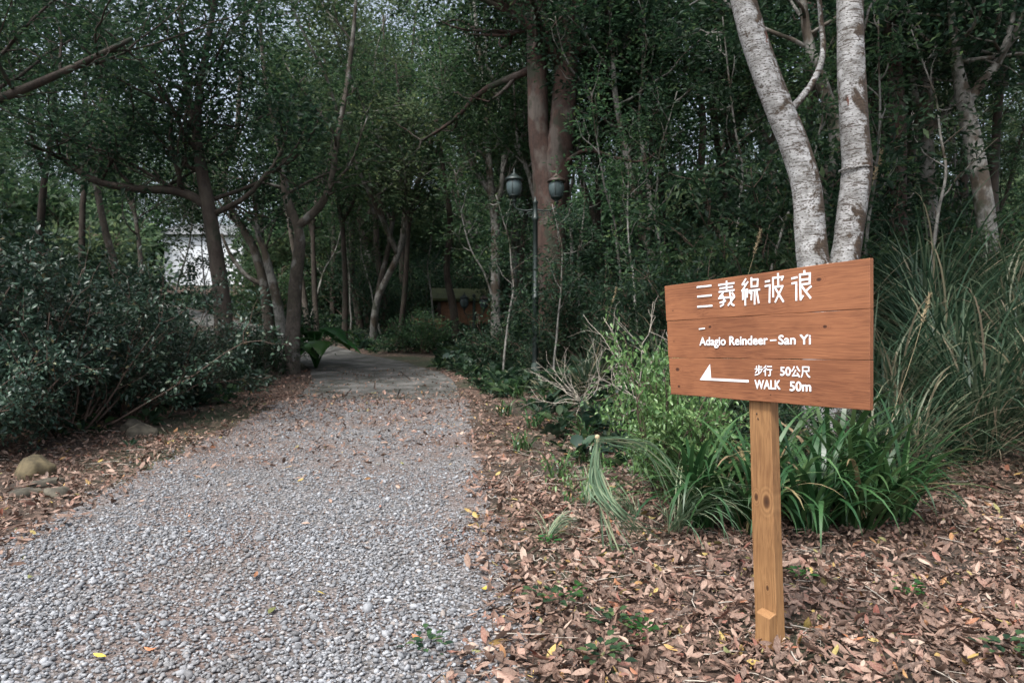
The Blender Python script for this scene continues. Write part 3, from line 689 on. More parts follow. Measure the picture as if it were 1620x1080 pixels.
# overhanging tree at the top left edge, foot outside the frame
G1 = foot(np.array([[-9.5, 8.5, 0], [-9.3, 8.5, 2.5], [-9.0, 8.6, 4.5], [-8.4, 8.8, 6.5], [-8, 9, 9]]))
G2 = np.array([[-9.2, 8.5, 3.2], [-8.2, 8.6, 4.1], [-7.2, 8.8, 4.4], [-6.2, 9.0, 4.9], [-5.2, 9.3, 5.6]])
make_tree('broadleaf_tree', 'overhanging tree whose dark sprays fill the top left corner', [(G1, [.22, .2, .17, .14, .1, .05])],
          dict(near, z0=3.6, nb=12, L1=3.4, nsub=5, ntwig=5, leaf=.09, bias=(.35, 0, 0)), M['bark_dark'], M['leaf_dark'], 71, limbs=[(G2, [.11, .09, .07, .05, .03])])

# generic woodland trees, four meshes, many individuals
def forest_proto(k, seed):
    g = np.random.default_rng(seed)
    H = 12.5; P = [np.zeros(3) - [0, 0, .3]]; d = np.array([g.normal(0, .08), g.normal(0, .08), 1.0])
    for i in range(7):
        d = d + np.array([g.normal(0, .16), g.normal(0, .16), 0]); d[2] = 1; P.append(P[-1] + d / np.linalg.norm(d) * H / 7)
    P = np.array(P); r0 = [.15, .12, .17, .13, .11][k]
    stems = [(P, np.linspace(r0, .03, 8))]
    for q in range([2, 1, 2, 3, 1][k]):
        m = g.integers(2, 4); a = g.uniform(0, 6.28)
        Q = [P[m]]; dd = np.array([math.cos(a) * .55, math.sin(a) * .55, 1.0])
        for i in range(6):
            dd = dd + np.array([g.normal(0, .15), g.normal(0, .15), .1]); Q.append(Q[-1] + dd / np.linalg.norm(dd) * (H - P[m][2]) / 6.5)
        stems.append((np.array(Q), np.linspace(r0 * .65, .02, 7)))
    return stems
protos = []
bks = ['bark_grey', 'bark_dark', 'bark_tan', 'bark_grey', 'bark_tan']; lfs = ['leaf_mid', 'leaf_mid', 'leaf_sunlit', 'leaf_sunlit', 'leaf_mid']
kinds = ['pale grey stemmed', 'dark stemmed', 'light brown stemmed', 'pale many-stemmed', 'brown stemmed']
for k in range(5):
    protos.append(make_tree('woodland_tree', 'x', forest_proto(k, 200 + k), dict(z0=3.4 if k != 1 else 2.6, nb=11 if k in (1, 4) else 8, L1=3.0, nsub=5, L2=1.25, ntwig=4, per=19, leaf=.17, spread=.31), M[bks[k]], M[lfs[k]], 210 + k, base=(0, 0, 0), seg=8))
used = [False] * 5
def place(proto_list, used, k, x, y, s, rz, lab, grp, sz=None, dz=0):
    p = proto_list[k]; o = p if not used[k] else copy_tree(p); used[k] = True
    o.location = (x, y, float(h(x, y)) + dz); o.rotation_euler = (0, 0, rz); o.scale = (s, s, sz or s)
    o['label'] = lab; o['group'] = grp
    return o
g = np.random.default_rng(5)
spots = []
def far_ok(x, y):
    px = 810 + x / y * F
    if 240 < px < 405 and y < 54: return False                # the white house shows through here
    if 645 < px < 805 and y < 29: return False                # so does the shed
    if 625 < px < 735 and y < 62: return False                # the bright gap in the canopy
    if edge_l(y) - .8 < x < edge_r(y) + .8: return False
    return True
ys_r = [(19, 25, 6), (25, 34, 12), (34, 48, 22), (48, 75, 46)]
for (y0, y1, cnt) in ys_r:
    tries = 0; c = 0
    while c < cnt and tries < 5000:
        tries += 1
        y = g.uniform(y0, y1); x = g.uniform(-.95, .95) * y
        if not far_ok(x, y): continue
        if any((x - a) ** 2 + (y - b) ** 2 < (1.9 if y < 30 else 3) ** 2 for a, b, _ in spots): continue
        if x > .35 * y and y < 48 and c % 2: c += 1; continue
        spots.append((x, y, g.uniform(.85, 1.2) * (1 if y < 34 else 1.15))); c += 1
for i, (x, y, s) in enumerate(spots):
    k = int(g.integers(0, 5)); y_ = 'in the dense wood beyond the path'
    place(protos, used, k, x, y, s, g.uniform(0, 6.28), f'{kinds[k]} woodland tree {y_}', 'trees of the wood behind the path')
# canopy trees on the bank and beside the hedge, mostly seen as foliage overhead
for (x, y, k, s) in [(-13, 14, 1, 1.0), (11.5, 12, 4, .95), (5.8, 17, 1, 1.0), (10, 18, 2, 1.1), (3.4, 18.5, 4, 1.0), (2.6, 15.8, 1, .9)]:
    place(protos, used, k, x, y, s, g.uniform(0, 6.28), f'{kinds[k]} woodland tree ' + ('on the right bank' if x > 0 else 'behind the shrubs on the left'), 'trees on the right bank' if x > 0 else 'trees behind the left shrubs')

def slim_proto(seed):
    g4 = np.random.default_rng(seed); B, br = grow(g4, [0, 0, -.2], [g4.normal(0, .1), g4.normal(0, .1), 1], 10.5, .12, .09, .1, 9)
    Q, qr = grow(g4, B[4], [g4.choice([-1, 1]) * .5, .1, 1], 5.5, .07, .12, .12, 6)
    return make_tree('slender_tree', 'x', [(B, br), (Q, qr)], dict(z0=4.4, nb=7, L1=1.7, nsub=4, L2=.8, ntwig=4, per=16, leaf=.13, spread=.2), M['bark_dark' if seed % 2 else 'bark_tan'], M['leaf_mid'], seed, base=(0, 0, 0), seg=8)
slp = [slim_proto(351), slim_proto(352), slim_proto(353)]; slu = [False] * 3
for i, (px, y, s) in enumerate([(545, 23.5, .95), (588, 24.5, 1.0), (628, 23, .9), (528, 30, 1.1), (606, 31, 1.1), (800, 22.5, 1.0), (818, 27, 1.1), (490, 26, 1.0), (505, 21.5, .85), (945, 19, .95), (965, 22, 1.0), (1075, 18, .95), (1160, 16.5, .9), (1190, 19, 1.0), (1240, 15, .9), (1395, 17, 1.0), (1445, 15.5, .95), (1500, 16, 1.0), (1575, 15, 1.0), (205, 18, .95), (120, 20, 1.0), (60, 18, 1.0)]):
    place(slp, slu, i % 3, (px - 810) / F * y, y, s, i * 2.6, ['dark slender tree', 'brown slender tree', 'dark forked slender tree'][i % 3] + ' on the slope', 'trees on the slope with slender stems')
# ------------------------------------------------------------------ shrubs
def shrub_proto(name, seed, r, H, nst, leafL, mleaf, per=10, anchors=1500, w=.5, T=T7, lowfill=.15):
    g = np.random.default_rng(seed); root = empty(name); ms = MB(); ml = MB(); AP = []; AD = []
    for i in range(nst):
        a = g.uniform(0, 6.28); e = g.uniform(.55, 1.4)
        d = np.array([math.cos(a) * math.cos(e), math.sin(a) * math.cos(e), math.sin(e)])
        B, br = grow(g, [math.cos(a) * r * .15, math.sin(a) * r * .15, -.05], d, H * g.uniform(.75, 1.15), .016, .16, .05, 7)
        tube(ms, B, br, 4, 10)
        for q in range(7):
            m = int(g.integers(2, 8)); m = min(m, 7)
            S, sr = grow(g, B[m], rot_to(B[m] - B[m - 1], g.uniform(.4, 1.1), g.uniform(0, 6.28), g), H * .35 * g.uniform(.5, 1.2), .007, .25, .05, 5)
            tube(ms, S, sr, 3, 6, cap=False)
            C = catmull(S, 24); nn = max(2, int(anchors / nst / 7)); kk = (g.random(nn) ** .7 * 23).astype(int)
            AP.append(C[kk] + g.normal(0, .05, (nn, 3))); AD.append(norm(C[kk] - C[0] + g.normal(0, .3, (nn, 3)) + [0, 0, .1]))
    AP = np.concatenate(AP); AD = np.concatenate(AD); ok = AP[:, 2] > lowfill * H * g.random(len(AP)); AP, AD = AP[ok], AD[ok]
    leaf_clusters(g, ml, AP, AD, per, leafL, leafL * .9, w, T, .8, .05)
    ms.obj('stems', M['stem'], root); ml.obj('foliage', mleaf, root); root['category'] = 'shrub'
    return root
hp = [shrub_proto('hedge_shrub', 301, 1.2, 2.0, 24, .072, M['leaf_gloss'], 8, 1350), shrub_proto('hedge_shrub', 302, 1.2, 1.9, 24, .066, M['leaf_gloss'], 8, 1350)]
hu = [False, False]
hed = [(-6.9, 8.3, 1.28, 'tallest glossy shrub at the left edge'), (-5.95, 9.0, 1.15, 'rounded glossy shrub second from the left edge'), (-5.9, 10.3, .92, 'glossy shrub third from the left edge above the mossy rock'),
       (-5.8, 11.6, .68, 'lower glossy shrub near the forked trees'), (-5.7, 13.0, .5, 'smallest glossy shrub at the far end of the hedge'), (-8.2, 10.0, 1.2, 'tall glossy shrub at the back of the hedge'), (-8.0, 12.2, .9, 'glossy shrub at the back below the dark leaning tree'),
       (-6.05, 7.45, .8, 'low glossy shrub above the ochre rock')]
for i, (x, y, s, lab) in enumerate(hed):
    place(hp, hu, i % 2, x, y, s, i * 1.7, lab, 'glossy shrubs of the left hedge')
# dull undergrowth shrubs
up_ = [shrub_proto('undergrowth_shrub', 311, 1.0, 1.5, 14, .10, M['leaf_mid'], 8, 500, .5, T4), shrub_proto('undergrowth_shrub', 312, 1.0, 1.4, 14, .085, M['leaf_dark'], 8, 550, .5, T4),
       shrub_proto('undergrowth_shrub', 313, 1.0, 1.8, 12, .12, M['leaf_dark'], 8, 480, .38, T4)]
uu = [False] * 3
ulab = ['mid green leafy bush', 'dark small-leaved bush', 'dark narrow-leaved bush']
def under(x, y, s, k=None):
    k = int(g.integers(0, 3)) if k is None else k
    px = 810 + x / y * F
    where = 'in the far undergrowth beyond the trees' if y > 24 else ('behind the hedge on the left' if x < -5 else ('on the bank behind the sign' if px > 950 and y < 12 else ('beside the lamp post' if px > 780 and y < 16 else 'in the undergrowth right of the slab' if x > -2.2 else 'at the bend of the path')))
    place(up_, uu, k, x, y, s, g.uniform(0, 6.28), f'{ulab[k]} {where}', 'bushes ' + where)
for (x, y, s) in [(.3, 15.5, .8), (-.3, 16.5, .9), (.9, 14.2, .7), (1.6, 13.2, .9), (2.3, 12.2, .9), (1.0, 16.8, 1.2), (2.2, 15.4, 1.2), (-.2, 18.5, .5), (.6, 19.5, .8), (3.2, 13.8, 1.3), (3.0, 11.2, 1.0), (3.8, 10.2, 1.1), (4.6, 11.6, 1.4), (1.9, 10.9, .7), (2.7, 9.7, .85),
                  (5.4, 10.6, .8), (6.4, 11.4, 1.0), (7.4, 10.4, .9), (5.8, 13.2, 1.5), (7.9, 12.9, 1.1), (9.5, 11.8, 1.1), (4.2, 14.6, 1.5), (7.6, 9.1, .7), (2.75, 6.15, .42), (3.35, 6.3, .4),
                  (-5.6, 15.2, .6), (-6.6, 16.5, .8), (-8.4, 14.6, 1.0), (-9.8, 13.2, 1.2), (-10.5, 11.2, 1.3), (-6.2, 18.4, .8), (-11.2, 17.5, 1.2), (-11.5, 15.0, 1.4), (-3.6, 20.5, .7), (-3.0, 22, .9), (-12, 12.5, 1.5)]:
    if not (edge_l(y) - .3 < x < edge_r(y) + .5): under(x, y, s)
c = 0
while c < 70:
    y = g.uniform(22, 46); x = g.uniform(-.85, .85) * y; px = 810 + x / y * F
    if edge_l(y) - .6 < x < edge_r(y) + .6: continue
    if 645 < px < 805 and y < 28: continue
    if 240 < px < 400: continue
    under(x, y, g.uniform(.8, 1.7)); c += 1
thp = [shrub_proto('thicket', 315, 1.2, 1.6, 16, .16, M['leaf_sunlit'], 8, 520, .5, T4, .0), shrub_proto('thicket', 316, 1.2, 1.6, 16, .16, M['leaf_mid'], 8, 520, .5, T4, .0)]  # first thicket's paler leaf colour stands in for sunlit far understory
thu = [False] * 2
for i in range(90):
    y = g.uniform(36, 62); x = -.85 * y + 1.7 * y * ((i * .618) % 1); px = 810 + x / y * F
    if 190 < px < 460 and y < 58: y = 62
    if 230 < px < 410: continue
    place(thp, thu, i % 2, x, y, g.uniform(2.0, 3.6), g.uniform(0, 6.28), ['sunlit green thicket', 'mid green thicket'][i % 2] + ' closing the view far behind the stems', 'far thickets behind the wood')
# thin saplings
def sapling(seed, mleaf):
    g4 = np.random.default_rng(seed); B, br = grow(g4, [0, 0, -.1], [g4.normal(0, .12), g4.normal(0, .12), 1], 4.6, .032, .11, .12, 8)
    return make_tree('sapling', 'x', [(B, br)], dict(z0=1.6, nb=7, L1=1.1, nsub=3, L2=.5, ntwig=4, per=9, leaf=.11, spread=.13), M['bark_grey'], mleaf, seed, base=(0, 0, 0), seg=6)
sap = [sapling(341, M['leaf_dark']), sapling(342, M['leaf_mid'])]; sau = [False] * 2
for i, (x, y, s) in enumerate([(-.2, 14.6, .9), (.1, 16.2, 1.1), (1.5, 14.8, 1.0), (2.2, 11.4, .9), (2.9, 12.6, 1.0), (3.6, 10.4, .9), (1.0, 18.2, 1.1), (4.9, 9.8, .9), (6.2, 10.2, 1.0), (7.1, 11.9, 1.1), (5.4, 11.2, 1.0), (8.4, 12.4, 1.1), (-6.6, 14.8, .9), (-8.2, 15.8, 1.0), (4.0, 12.4, 1.2), (2.4, 14.2, 1.1), (.8, 12.6, .75), (-4.6, 24.5, 1.2), (-2.8, 25, 1.2), (-7.4, 24, 1.3), (-6.2, 26, 1.1)]):
    place(sap, sau, i % 2, x, y, s, i * 2.3, ['dark-leaved thin pale sapling', 'light-leaved thin pale sapling'][i % 2] + (' on the right bank' if x > -1 else ' left of the path' if x < -6 and y < 20 else ' at the far path bend'), 'thin saplings among the undergrowth')
# bright round shrub left of the sign
bsh = shrub_proto('bright_shrub', 321, .5, .95, 18, .05, M['leaf_bright'], 9, 760, .48, T7)
bx = at(1040, 650, 5.9); bsh.location = (bx.x, 5.9, float(h(bx.x, 5.9))); bsh.scale = (.8, .8, 1.32)
tag(bsh, 'bright green small-leaved shrub rising at the left end of the signboard', 'shrub')
b2 = copy_tree(bsh); b2.location = (1.62, 5.75, float(h(1.62, 5.75))); b2.scale = (.45, .45, .5); b2.rotation_euler.z = 2
b2['label'] = 'smaller bright green shrub under the signboard beside the strap-leaved clumps'
# bare twig bush
def twig_bush(seed, H):
    g = np.random.default_rng(seed); root = empty('bare_bush'); mb = MB()
    for i in range(16):
        a = g.uniform(0, 6.28); e = g.uniform(.2, 1.2); B, br = grow(g, [0, 0, 0], [math.cos(a) * math.cos(e), math.sin(a) * math.cos(e), math.sin(e)], H * g.uniform(.7, 1.3), .008, .22, .02, 8); tube(mb, B, br, 4, 12)
        for q in range(6):
            m = int(g.integers(2, 8)); S, sr = grow(g, B[m], rot_to(B[m] - B[m - 1], g.uniform(.4, 1.0), g.uniform(0, 6.28), g), H * .45 * g.random(), .004, .2, .0, 5); tube(mb, S, sr, 3, 6, cap=False)
    mb.obj('twigs', M['twig'], root); return root
tb = twig_bush(331, 1.25); tb.location = (1.6, 8.0, float(h(1.6, 8.0)) + .3); tag(tb, 'leafless bush of pale tangled twigs left of the signboard', 'bush')
tb2 = copy_tree(tb); tb2.location = (.95, 9.3, float(h(.95, 9.3)) + .25); tb2.rotation_euler.z = 2.2; tb2.scale = (.8, .8, .7); tb2['label'] = 'smaller leafless bush of pale twigs below the massive tree'

# ------------------------------------------------------------------ grasses
def blades(mb, g, n, r, L, w, lean=(.1, .9), droop=1.2, seg=7, tone=None, dirz=None, face=False):
    a = g.uniform(0, 6.28, n) if dirz is None else dirz + g.normal(0, .35, n)
    e0 = g.uniform(lean[0], lean[1], n)                        # start angle from the vertical
    Ls = L * g.uniform(.55, 1.15, n); dr = droop * g.uniform(.5, 1.4, n)
    rr = r * np.sqrt(g.random(n)); ba = g.uniform(0, 6.28, n) if dirz is None else g.uniform(0, 6.28, n)
    pos = np.stack([rr * np.cos(ba), rr * np.sin(ba), np.zeros(n)], -1)
    out = np.stack([np.cos(a), np.sin(a), np.zeros(n)], -1); side = np.stack([-np.sin(a), np.cos(a), np.zeros(n)], -1)
    side = norm(side + .35 * g.normal(0, 1, (n, 1)) * out)
    V = np.zeros((n, (seg + 1) * 2, 3)); p = pos.copy(); swirl = g.normal(0, .12, n)
    for i in range(seg + 1):
        t = i / seg; ang = e0 + dr * t ** 1.6
        wd = w * (min(1, .45 + t * 2) if t < .35 else 1 - ((t - .35) / .65) ** 2 * .97) * .5
        V[:, i * 2] = p - side * wd; V[:, i * 2 + 1] = p + side * wd
        step = (Ls / seg)[:, None] * (np.sin(ang)[:, None] * (out + side * (swirl * t)[:, None]) + np.cos(ang)[:, None] * np.array([0, 0, 1.0]))
        p = p + step
        p[:, 2] = np.maximum(p[:, 2], .015)
    k = (seg + 1) * 2
    q = np.array([[i * 2, i * 2 + 1, i * 2 + 3, i * 2 + 2] for i in range(seg)])
    f = (q[None] + (np.arange(n) * k)[:, None, None]).reshape(-1, 4)
    tn = g.random(n) if tone is None else np.full(n, tone)
    mb.add(V.reshape(-1, 3), [f], np.repeat(tn, k))
def seed_head(mb, g, p, d, L):
    n = 90; t = g.random(n); P = p + np.outer(t * L, d) ; dd = norm(d + g.normal(0, .45, (n, 3)))
    leaves(mb, P, dd, g.normal(0, 1, (n, 3)), .05, .12, T4)
def tall_grass(seed, n=170, L=1.75, nst=1):
    g = np.random.default_rng(seed); root = empty('silvergrass'); mb = MB(); blades(mb, g, n, .16, L, .018, (.02, .85), 1.6, 9)
    blades(mb, g, n // 4, .2, L * .6, .011, (.6, 1.3), .8, tone=.97)
    mb.obj('blades', M['grass'], root)
    for i in range(nst):
        B, br = grow(g, [g.normal(0, .06), g.normal(0, .06), 0], [g.normal(0, .12), g.normal(0, .12), 1], L * g.uniform(1.05, 1.35), .0045, .03, .05, 5)
        m2 = MB(); tube(m2, B, br, 4, 8); st = m2.obj('stalk', M['straw'], root)
        m3 = MB(); seed_head(m3, g, B[-1], B[-1] - B[-2], .8); m3.obj('seed_head', M['straw'], st)
    root['category'] = 'grass'; return root
tg = [tall_grass(401), tall_grass(402, 150, 1.6, 0), tall_grass(403, 190, 1.9, 0)]
tu = [False] * 3
tgs = [(3.2, 5.95, .72, 'silvergrass clump hiding the foot of the white trunks'), (3.6, 6.2, .9, 'arching silvergrass clump touching the right end of the signboard'), (4.5, 6.6, 1.1, 'silvergrass clump right of the white trunks'), (5.4, 6.9, 1.15, 'silvergrass clump close to the right edge'), (4.0, 7.3, 1.1, 'silvergrass clump behind the white trunks'), (4.9, 7.8, 1.2, 'broad silvergrass clump on the bank below the V-forked tree'),
       (6.0, 8.0, 1.2, 'tall silvergrass clump on the far right of the bank'), (3.2, 7.9, .95, 'silvergrass clump below the signboard top on the bank'), (5.5, 9.0, 1.3, 'silvergrass clump high on the bank by the pale trees'), (4.2, 9.0, 1.15, 'silvergrass clump high on the bank behind the white trunks'), (6.9, 9.6, 1.3, 'silvergrass clump at the top of the right bank'),
       (2.2, 7.6, .75, 'short silvergrass clump behind the left end of the signboard'), (2.6, 8.6, .9, 'silvergrass clump behind the bare twigs'), (4.85, 5.7, .8, 'small silvergrass clump in the leaf litter at the right edge'), (2.0, 9.4, .8, 'silvergrass clump between the lamp and the sign'), (1.2, 10.6, .7, 'silvergrass clump nearest the lamp post'), (2.75, 10.6, 1.0, 'silvergrass clump on the slope behind the signboard')]
for i, (x, y, s, lab) in enumerate(tgs): place(tg, tu, i % 3, x, y, s, i * 2.1, lab, 'silvergrass clumps on the right bank')
def strap_clump(seed, n=85, L=.85, w=.032):
    g = np.random.default_rng(seed); root = empty('strap_leaf_clump'); mb = MB()
    blades(mb, g, n, .10, L, w, (.05, .75), 2.0, 10); mb.obj('blades', M['strap'], root); root['category'] = 'grass clump'; return root
sp = [strap_clump(411), strap_clump(412, 80, .78)]; su = [False] * 2
for i, (x, y, s, lab) in enumerate([(1.35, 4.95, .95, 'glossy strap-leaved clump nearest the gravel left of the post'), (1.72, 4.85, 1.0, 'dense strap-leaved clump just left of the sign post'), (2.12, 4.85, 1.0, 'strap-leaved clump directly behind the sign post'), (2.5, 4.95, 1.05, 'strap-leaved clump just right of the sign post'), (2.85, 5.15, .95, 'strap-leaved clump spreading over the litter at the right end of the sign'),
                                (2.0, 5.35, 1.15, 'taller strap-leaved clump at the back behind the post'), (2.65, 5.5, 1.15, 'taller strap-leaved clump at the back below the white trunks'), (1.5, 5.45, 1.0, 'strap-leaved clump in front of the bright shrub')]):
    place(sp, su, i % 2, x, y, s * 1.12, i * 1.3, sz=s * 1.28, lab=lab, grp='strap-leaved clumps under the signboard') if True else place(sp, su, i % 2, x, y, s, i * 1.3, lab, 'strap-leaved clumps under the signboard')
# bowed bundle of pale grass: rooted at the left, tied in a knot at the top, tips swept down to the right
g2 = np.random.default_rng(423); Yb = 4.45
kn = at(945, 694, Yb); en = on_ground(1046, 858); bw = empty('bowed_grass_bundle', (kn.x, Yb, float(h(kn.x, Yb)))); tag(bw, 'pale grass bundle knotted on top and bowed to the litter, left of the post', 'grass clump')
o0 = np.array(bw.location)
def band(mb, C, w, tone):
    C = np.asarray(C); n_ = len(C); T_ = norm(np.gradient(C, axis=0)); sd_ = norm(np.cross(T_, np.array([.2, 1, .3]) + g2.normal(0, .4, 3))); t = np.linspace(0, 1, n_)[:, None]; ww_ = w * .5 * np.clip(1.05 - t ** 3, .05, 1)
    V = np.empty((n_ * 2, 3)); V[0::2] = C - sd_ * ww_; V[1::2] = C + sd_ * ww_
    mb.add(V, [[[i * 2, i * 2 + 1, i * 2 + 3, i * 2 + 2] for i in range(n_ - 1)]], tone)
mb = MB()
for i in range(34):
    j = lambda a: g2.normal(0, a, 3)
    W_ = g2.normal(0, 9)
    P_ = [np.array(kn) + j(.008), np.array(at(941 + W_ * .3, 730, Yb)) + j(.012), np.array(at(950 + W_, 772, Yb - .02)) + j(.014), np.array(at(984 + W_, 815 + W_ * .5, Yb - .06)) + j(.018), np.array(on_ground(1044 + W_ * 1.5 - abs(g2.normal(0, 14)), 858 - W_ * .8)) + j(.02) + [0, 0, .03]]
    band(mb, catmull(np.array(P_) - o0, 16), g2.uniform(.006, .011), g2.random() * .8)
for i in range(16):
    ex, ey = g2.uniform(1000, 1120), g2.uniform(730, 850); m_ = (945 + ex) / 2 + 15
    P_ = [np.array(kn) + g2.normal(0, .008, 3), np.array(at(m_ - 40, 690 + g2.uniform(0, 14), Yb + .05)), np.array(at(m_ + 8, 705 + g2.uniform(0, 30), Yb + .1)), np.array(at(ex, ey, Yb + .12))]
    band(mb, catmull(np.array(P_) - o0, 14), g2.uniform(.005, .009), g2.random())
for i in range(7):
    P_ = [np.array([kn.x + g2.normal(.10, .10), Yb + g2.normal(.05, .06), o0[2] - .02]), np.array([kn.x + g2.normal(.015, .02), Yb + .02, (kn.z + o0[2]) / 2]), np.array(kn) + g2.normal(0, .01, 3)]
    band(mb, catmull(np.array(P_) - o0, 10)[::1], g2.uniform(.006, .010), g2.random())
mb.obj('blades', M['palegrass'], bw)
mb = MB(); lathe(mb, [(0, -.03), (.010, -.028), (.015, -.01), (.013, .003), (.018, .012), (.011, .026), (0, .03)], 10, tuple(np.array(kn) - o0)); mb.obj('knot', M['straw'], bw)
# pale drooping tufts
g2 = np.random.default_rng(421); fb = empty('flopped_grass_tuft'); mb = MB()
blades(mb, g2, 42, .035, .62, .010, (.35, .9), 1.75, 9, dirz=-.75); blades(mb, g2, 16, .05, .5, .008, (.2, 1.1), 1.4, 8); mb.obj('blades', M['palegrass'], fb)
p = at(945, 690, 4.9); fb.location = (1.12, 4.75, .06); tag(fb, 'pale drooping grass tuft between the knotted bundle and the strap-leaved clumps', 'grass clump'); fb.scale = (1.15, 1.15, 1.25)
for (x, y, s, rz, lab) in [(.62, 5.6, .9, 2.2, 'pale drooping grass tuft beside the gravel edge below the lamp'), (.95, 5.25, .75, 3.6, 'pale drooping grass tuft in front of the bright shrub'), (.25, 4.7, .55, 1.2, 'wispy pale grass tuft at the edge of the gravel')]:
    o = copy_tree(fb); o.location = (x, y, float(h(x, y)) + .01); o.scale = (s, s, s); o.rotation_euler.z = rz; o['label'] = lab
# broad grass sprigs on the bank edge
lo = strap_clump(431, 24, .5, .022)
lu = [False]
for i, (x, y, s) in enumerate([(.45, 6.6, .9), (.1, 7.9, .9), (.75, 7.3, .8), (.3, 9.2, .9), (-.1, 10.4, .9), (.9, 8.5, 1.0), (.1, 11.8, 1.0), (.6, 10.8, .9), (-.6, 13.4, .9), (1.35, 6.5, .9)]):
    place([lo], lu, 0, x, y, s, i * 1.9, 'sparse strap-leaved tuft on the leafy edge right of the path', 'sparse tufts along the right edge of the path')

# ground cover: small herbs and ferns scattered, uncountable
gc = []
for k in range(4):
    g3 = np.random.default_rng(440 + k); mb = MB(); n = 16
    a = g3.uniform(0, 6.28, n); e = g3.uniform(.1, 1.1, n); d = np.stack([np.cos(a) * np.cos(e), np.sin(a) * np.cos(e), np.sin(e)], -1)
    leaves(mb, d * g3.uniform(.2, .9, n)[:, None] * .6, d + [0, 0, -.3], np.stack([0 * a, 0 * a, 1 + 0 * a], -1) + g3.normal(0, .3, (n, 3)), g3.uniform(.4, .8, n), [.55, .35, .7, .2][k], T7)
    gc.append(variant('herb_variant', mb.mesh('herb_variant', M[['leaf_mid', 'leaf_dark', 'leaf_gloss', 'grass'][k]])))
x, y = [], []
def add_c(x0, x1, y0, y1, dens, f):
    n = int((x1 - x0) * (y1 - y0) * dens); a, b = pts(n, x0, x1, y0, y1); ok = rng.random(n) < f(a, b); x.append(a[ok]); y.append(b[ok])
add_c(0, 9, 6, 12, 55, lambda a, b: np.clip((a - edge_r(b) - .9 + (b - 8) * .05) / 1.8, 0, 1) * np.clip((b - 6.3) / 2, 0, 1))
add_c(-2, 12, 12, 22, 38, lambda a, b: np.clip((a - edge_r(b) - .15) / .7, 0, 1))
add_c(-14, -3, 8, 22, 26, lambda a, b: np.clip((edge_l(b) - a - .7) / 1.0, 0, 1) * np.clip((b - 10) / 3, .15, 1))
add_c(-26, 26, 22, 40, 9, lambda a, b: ((a > edge_r(b) + .3) | (a < edge_l(b) - .3)) * 1.0)
x = np.concatenate(x); y = np.concatenate(y); n = len(x); s = rng.uniform(.12, .42, n) * np.interp(y, [6, 20, 40], [.7, 1, 1.7])
scatter('ground_cover_foliage', np.stack([x, y, h(x, y)], -1), np.stack([rng.normal(0, .2, n), rng.normal(0, .2, n), rng.uniform(0, 6.28, n)], -1), np.stack([s, s, s], -1), gc)

# small weeds in the litter, things of their own
def weed_proto(seed):
    g3 = np.random.default_rng(seed); root = empty('small_weed'); mb = MB(); n = 26
    a = g3.uniform(0, 6.28, n); r_ = g3.random(n) * .09
    P = np.stack([np.cos(a) * r_, np.sin(a) * r_, .01 + .05 * g3.random(n)], -1)
    leaves(mb, P, np.stack([np.cos(a), np.sin(a), .25 + 0 * a], -1), np.array([[0, 0, 1.0]]) + g3.normal(0, .25, (n, 3)), g3.uniform(.03, .05, n), .6, T7); mb.obj('foliage', M['leaf_mid' if seed % 2 else 'taro'], root); root['category'] = 'weed'; return root
wp = [weed_proto(451), weed_proto(452)]; wu = [False] * 2
for i, (px, py, s, lab) in enumerate([(672, 1040, 1.0, 'small green weed on the gravel at the bottom of the picture'), (865, 870, .9, 'green weed near the edge of the gravel below the flopped grass'), (870, 965, 1.3, 'spreading green weed in the litter left of the post'), (905, 955, 1.0, 'green weed just right of the spreading weed'),
                                (975, 1005, 1.1, 'round-leaved weed left of the post foot'), (1020, 1015, 1.0, 'round-leaved weed nearest the post foot on its left'), (950, 1060, 1.2, 'weed at the bottom edge left of the post'), (1265, 925, .9, 'low weed just right of the post'), (978, 880, .7, 'tiny weed under the flopped grass'),
                                (1440, 950, 1.0, 'weed in the litter on the right'), (1525, 745, 1.6, 'leafy weed in the shade near the right edge'), (1590, 720, 1.8, 'leafy weed at the right edge under the silvergrass'), (1590, 1050, 1.2, 'weed in the bottom right corner')]):
    p = on_ground(px, py); place(wp, wu, i % 2, p.x, p.y, s, i * 2.0, lab, 'small weeds in the leaf litter', dz=.03)
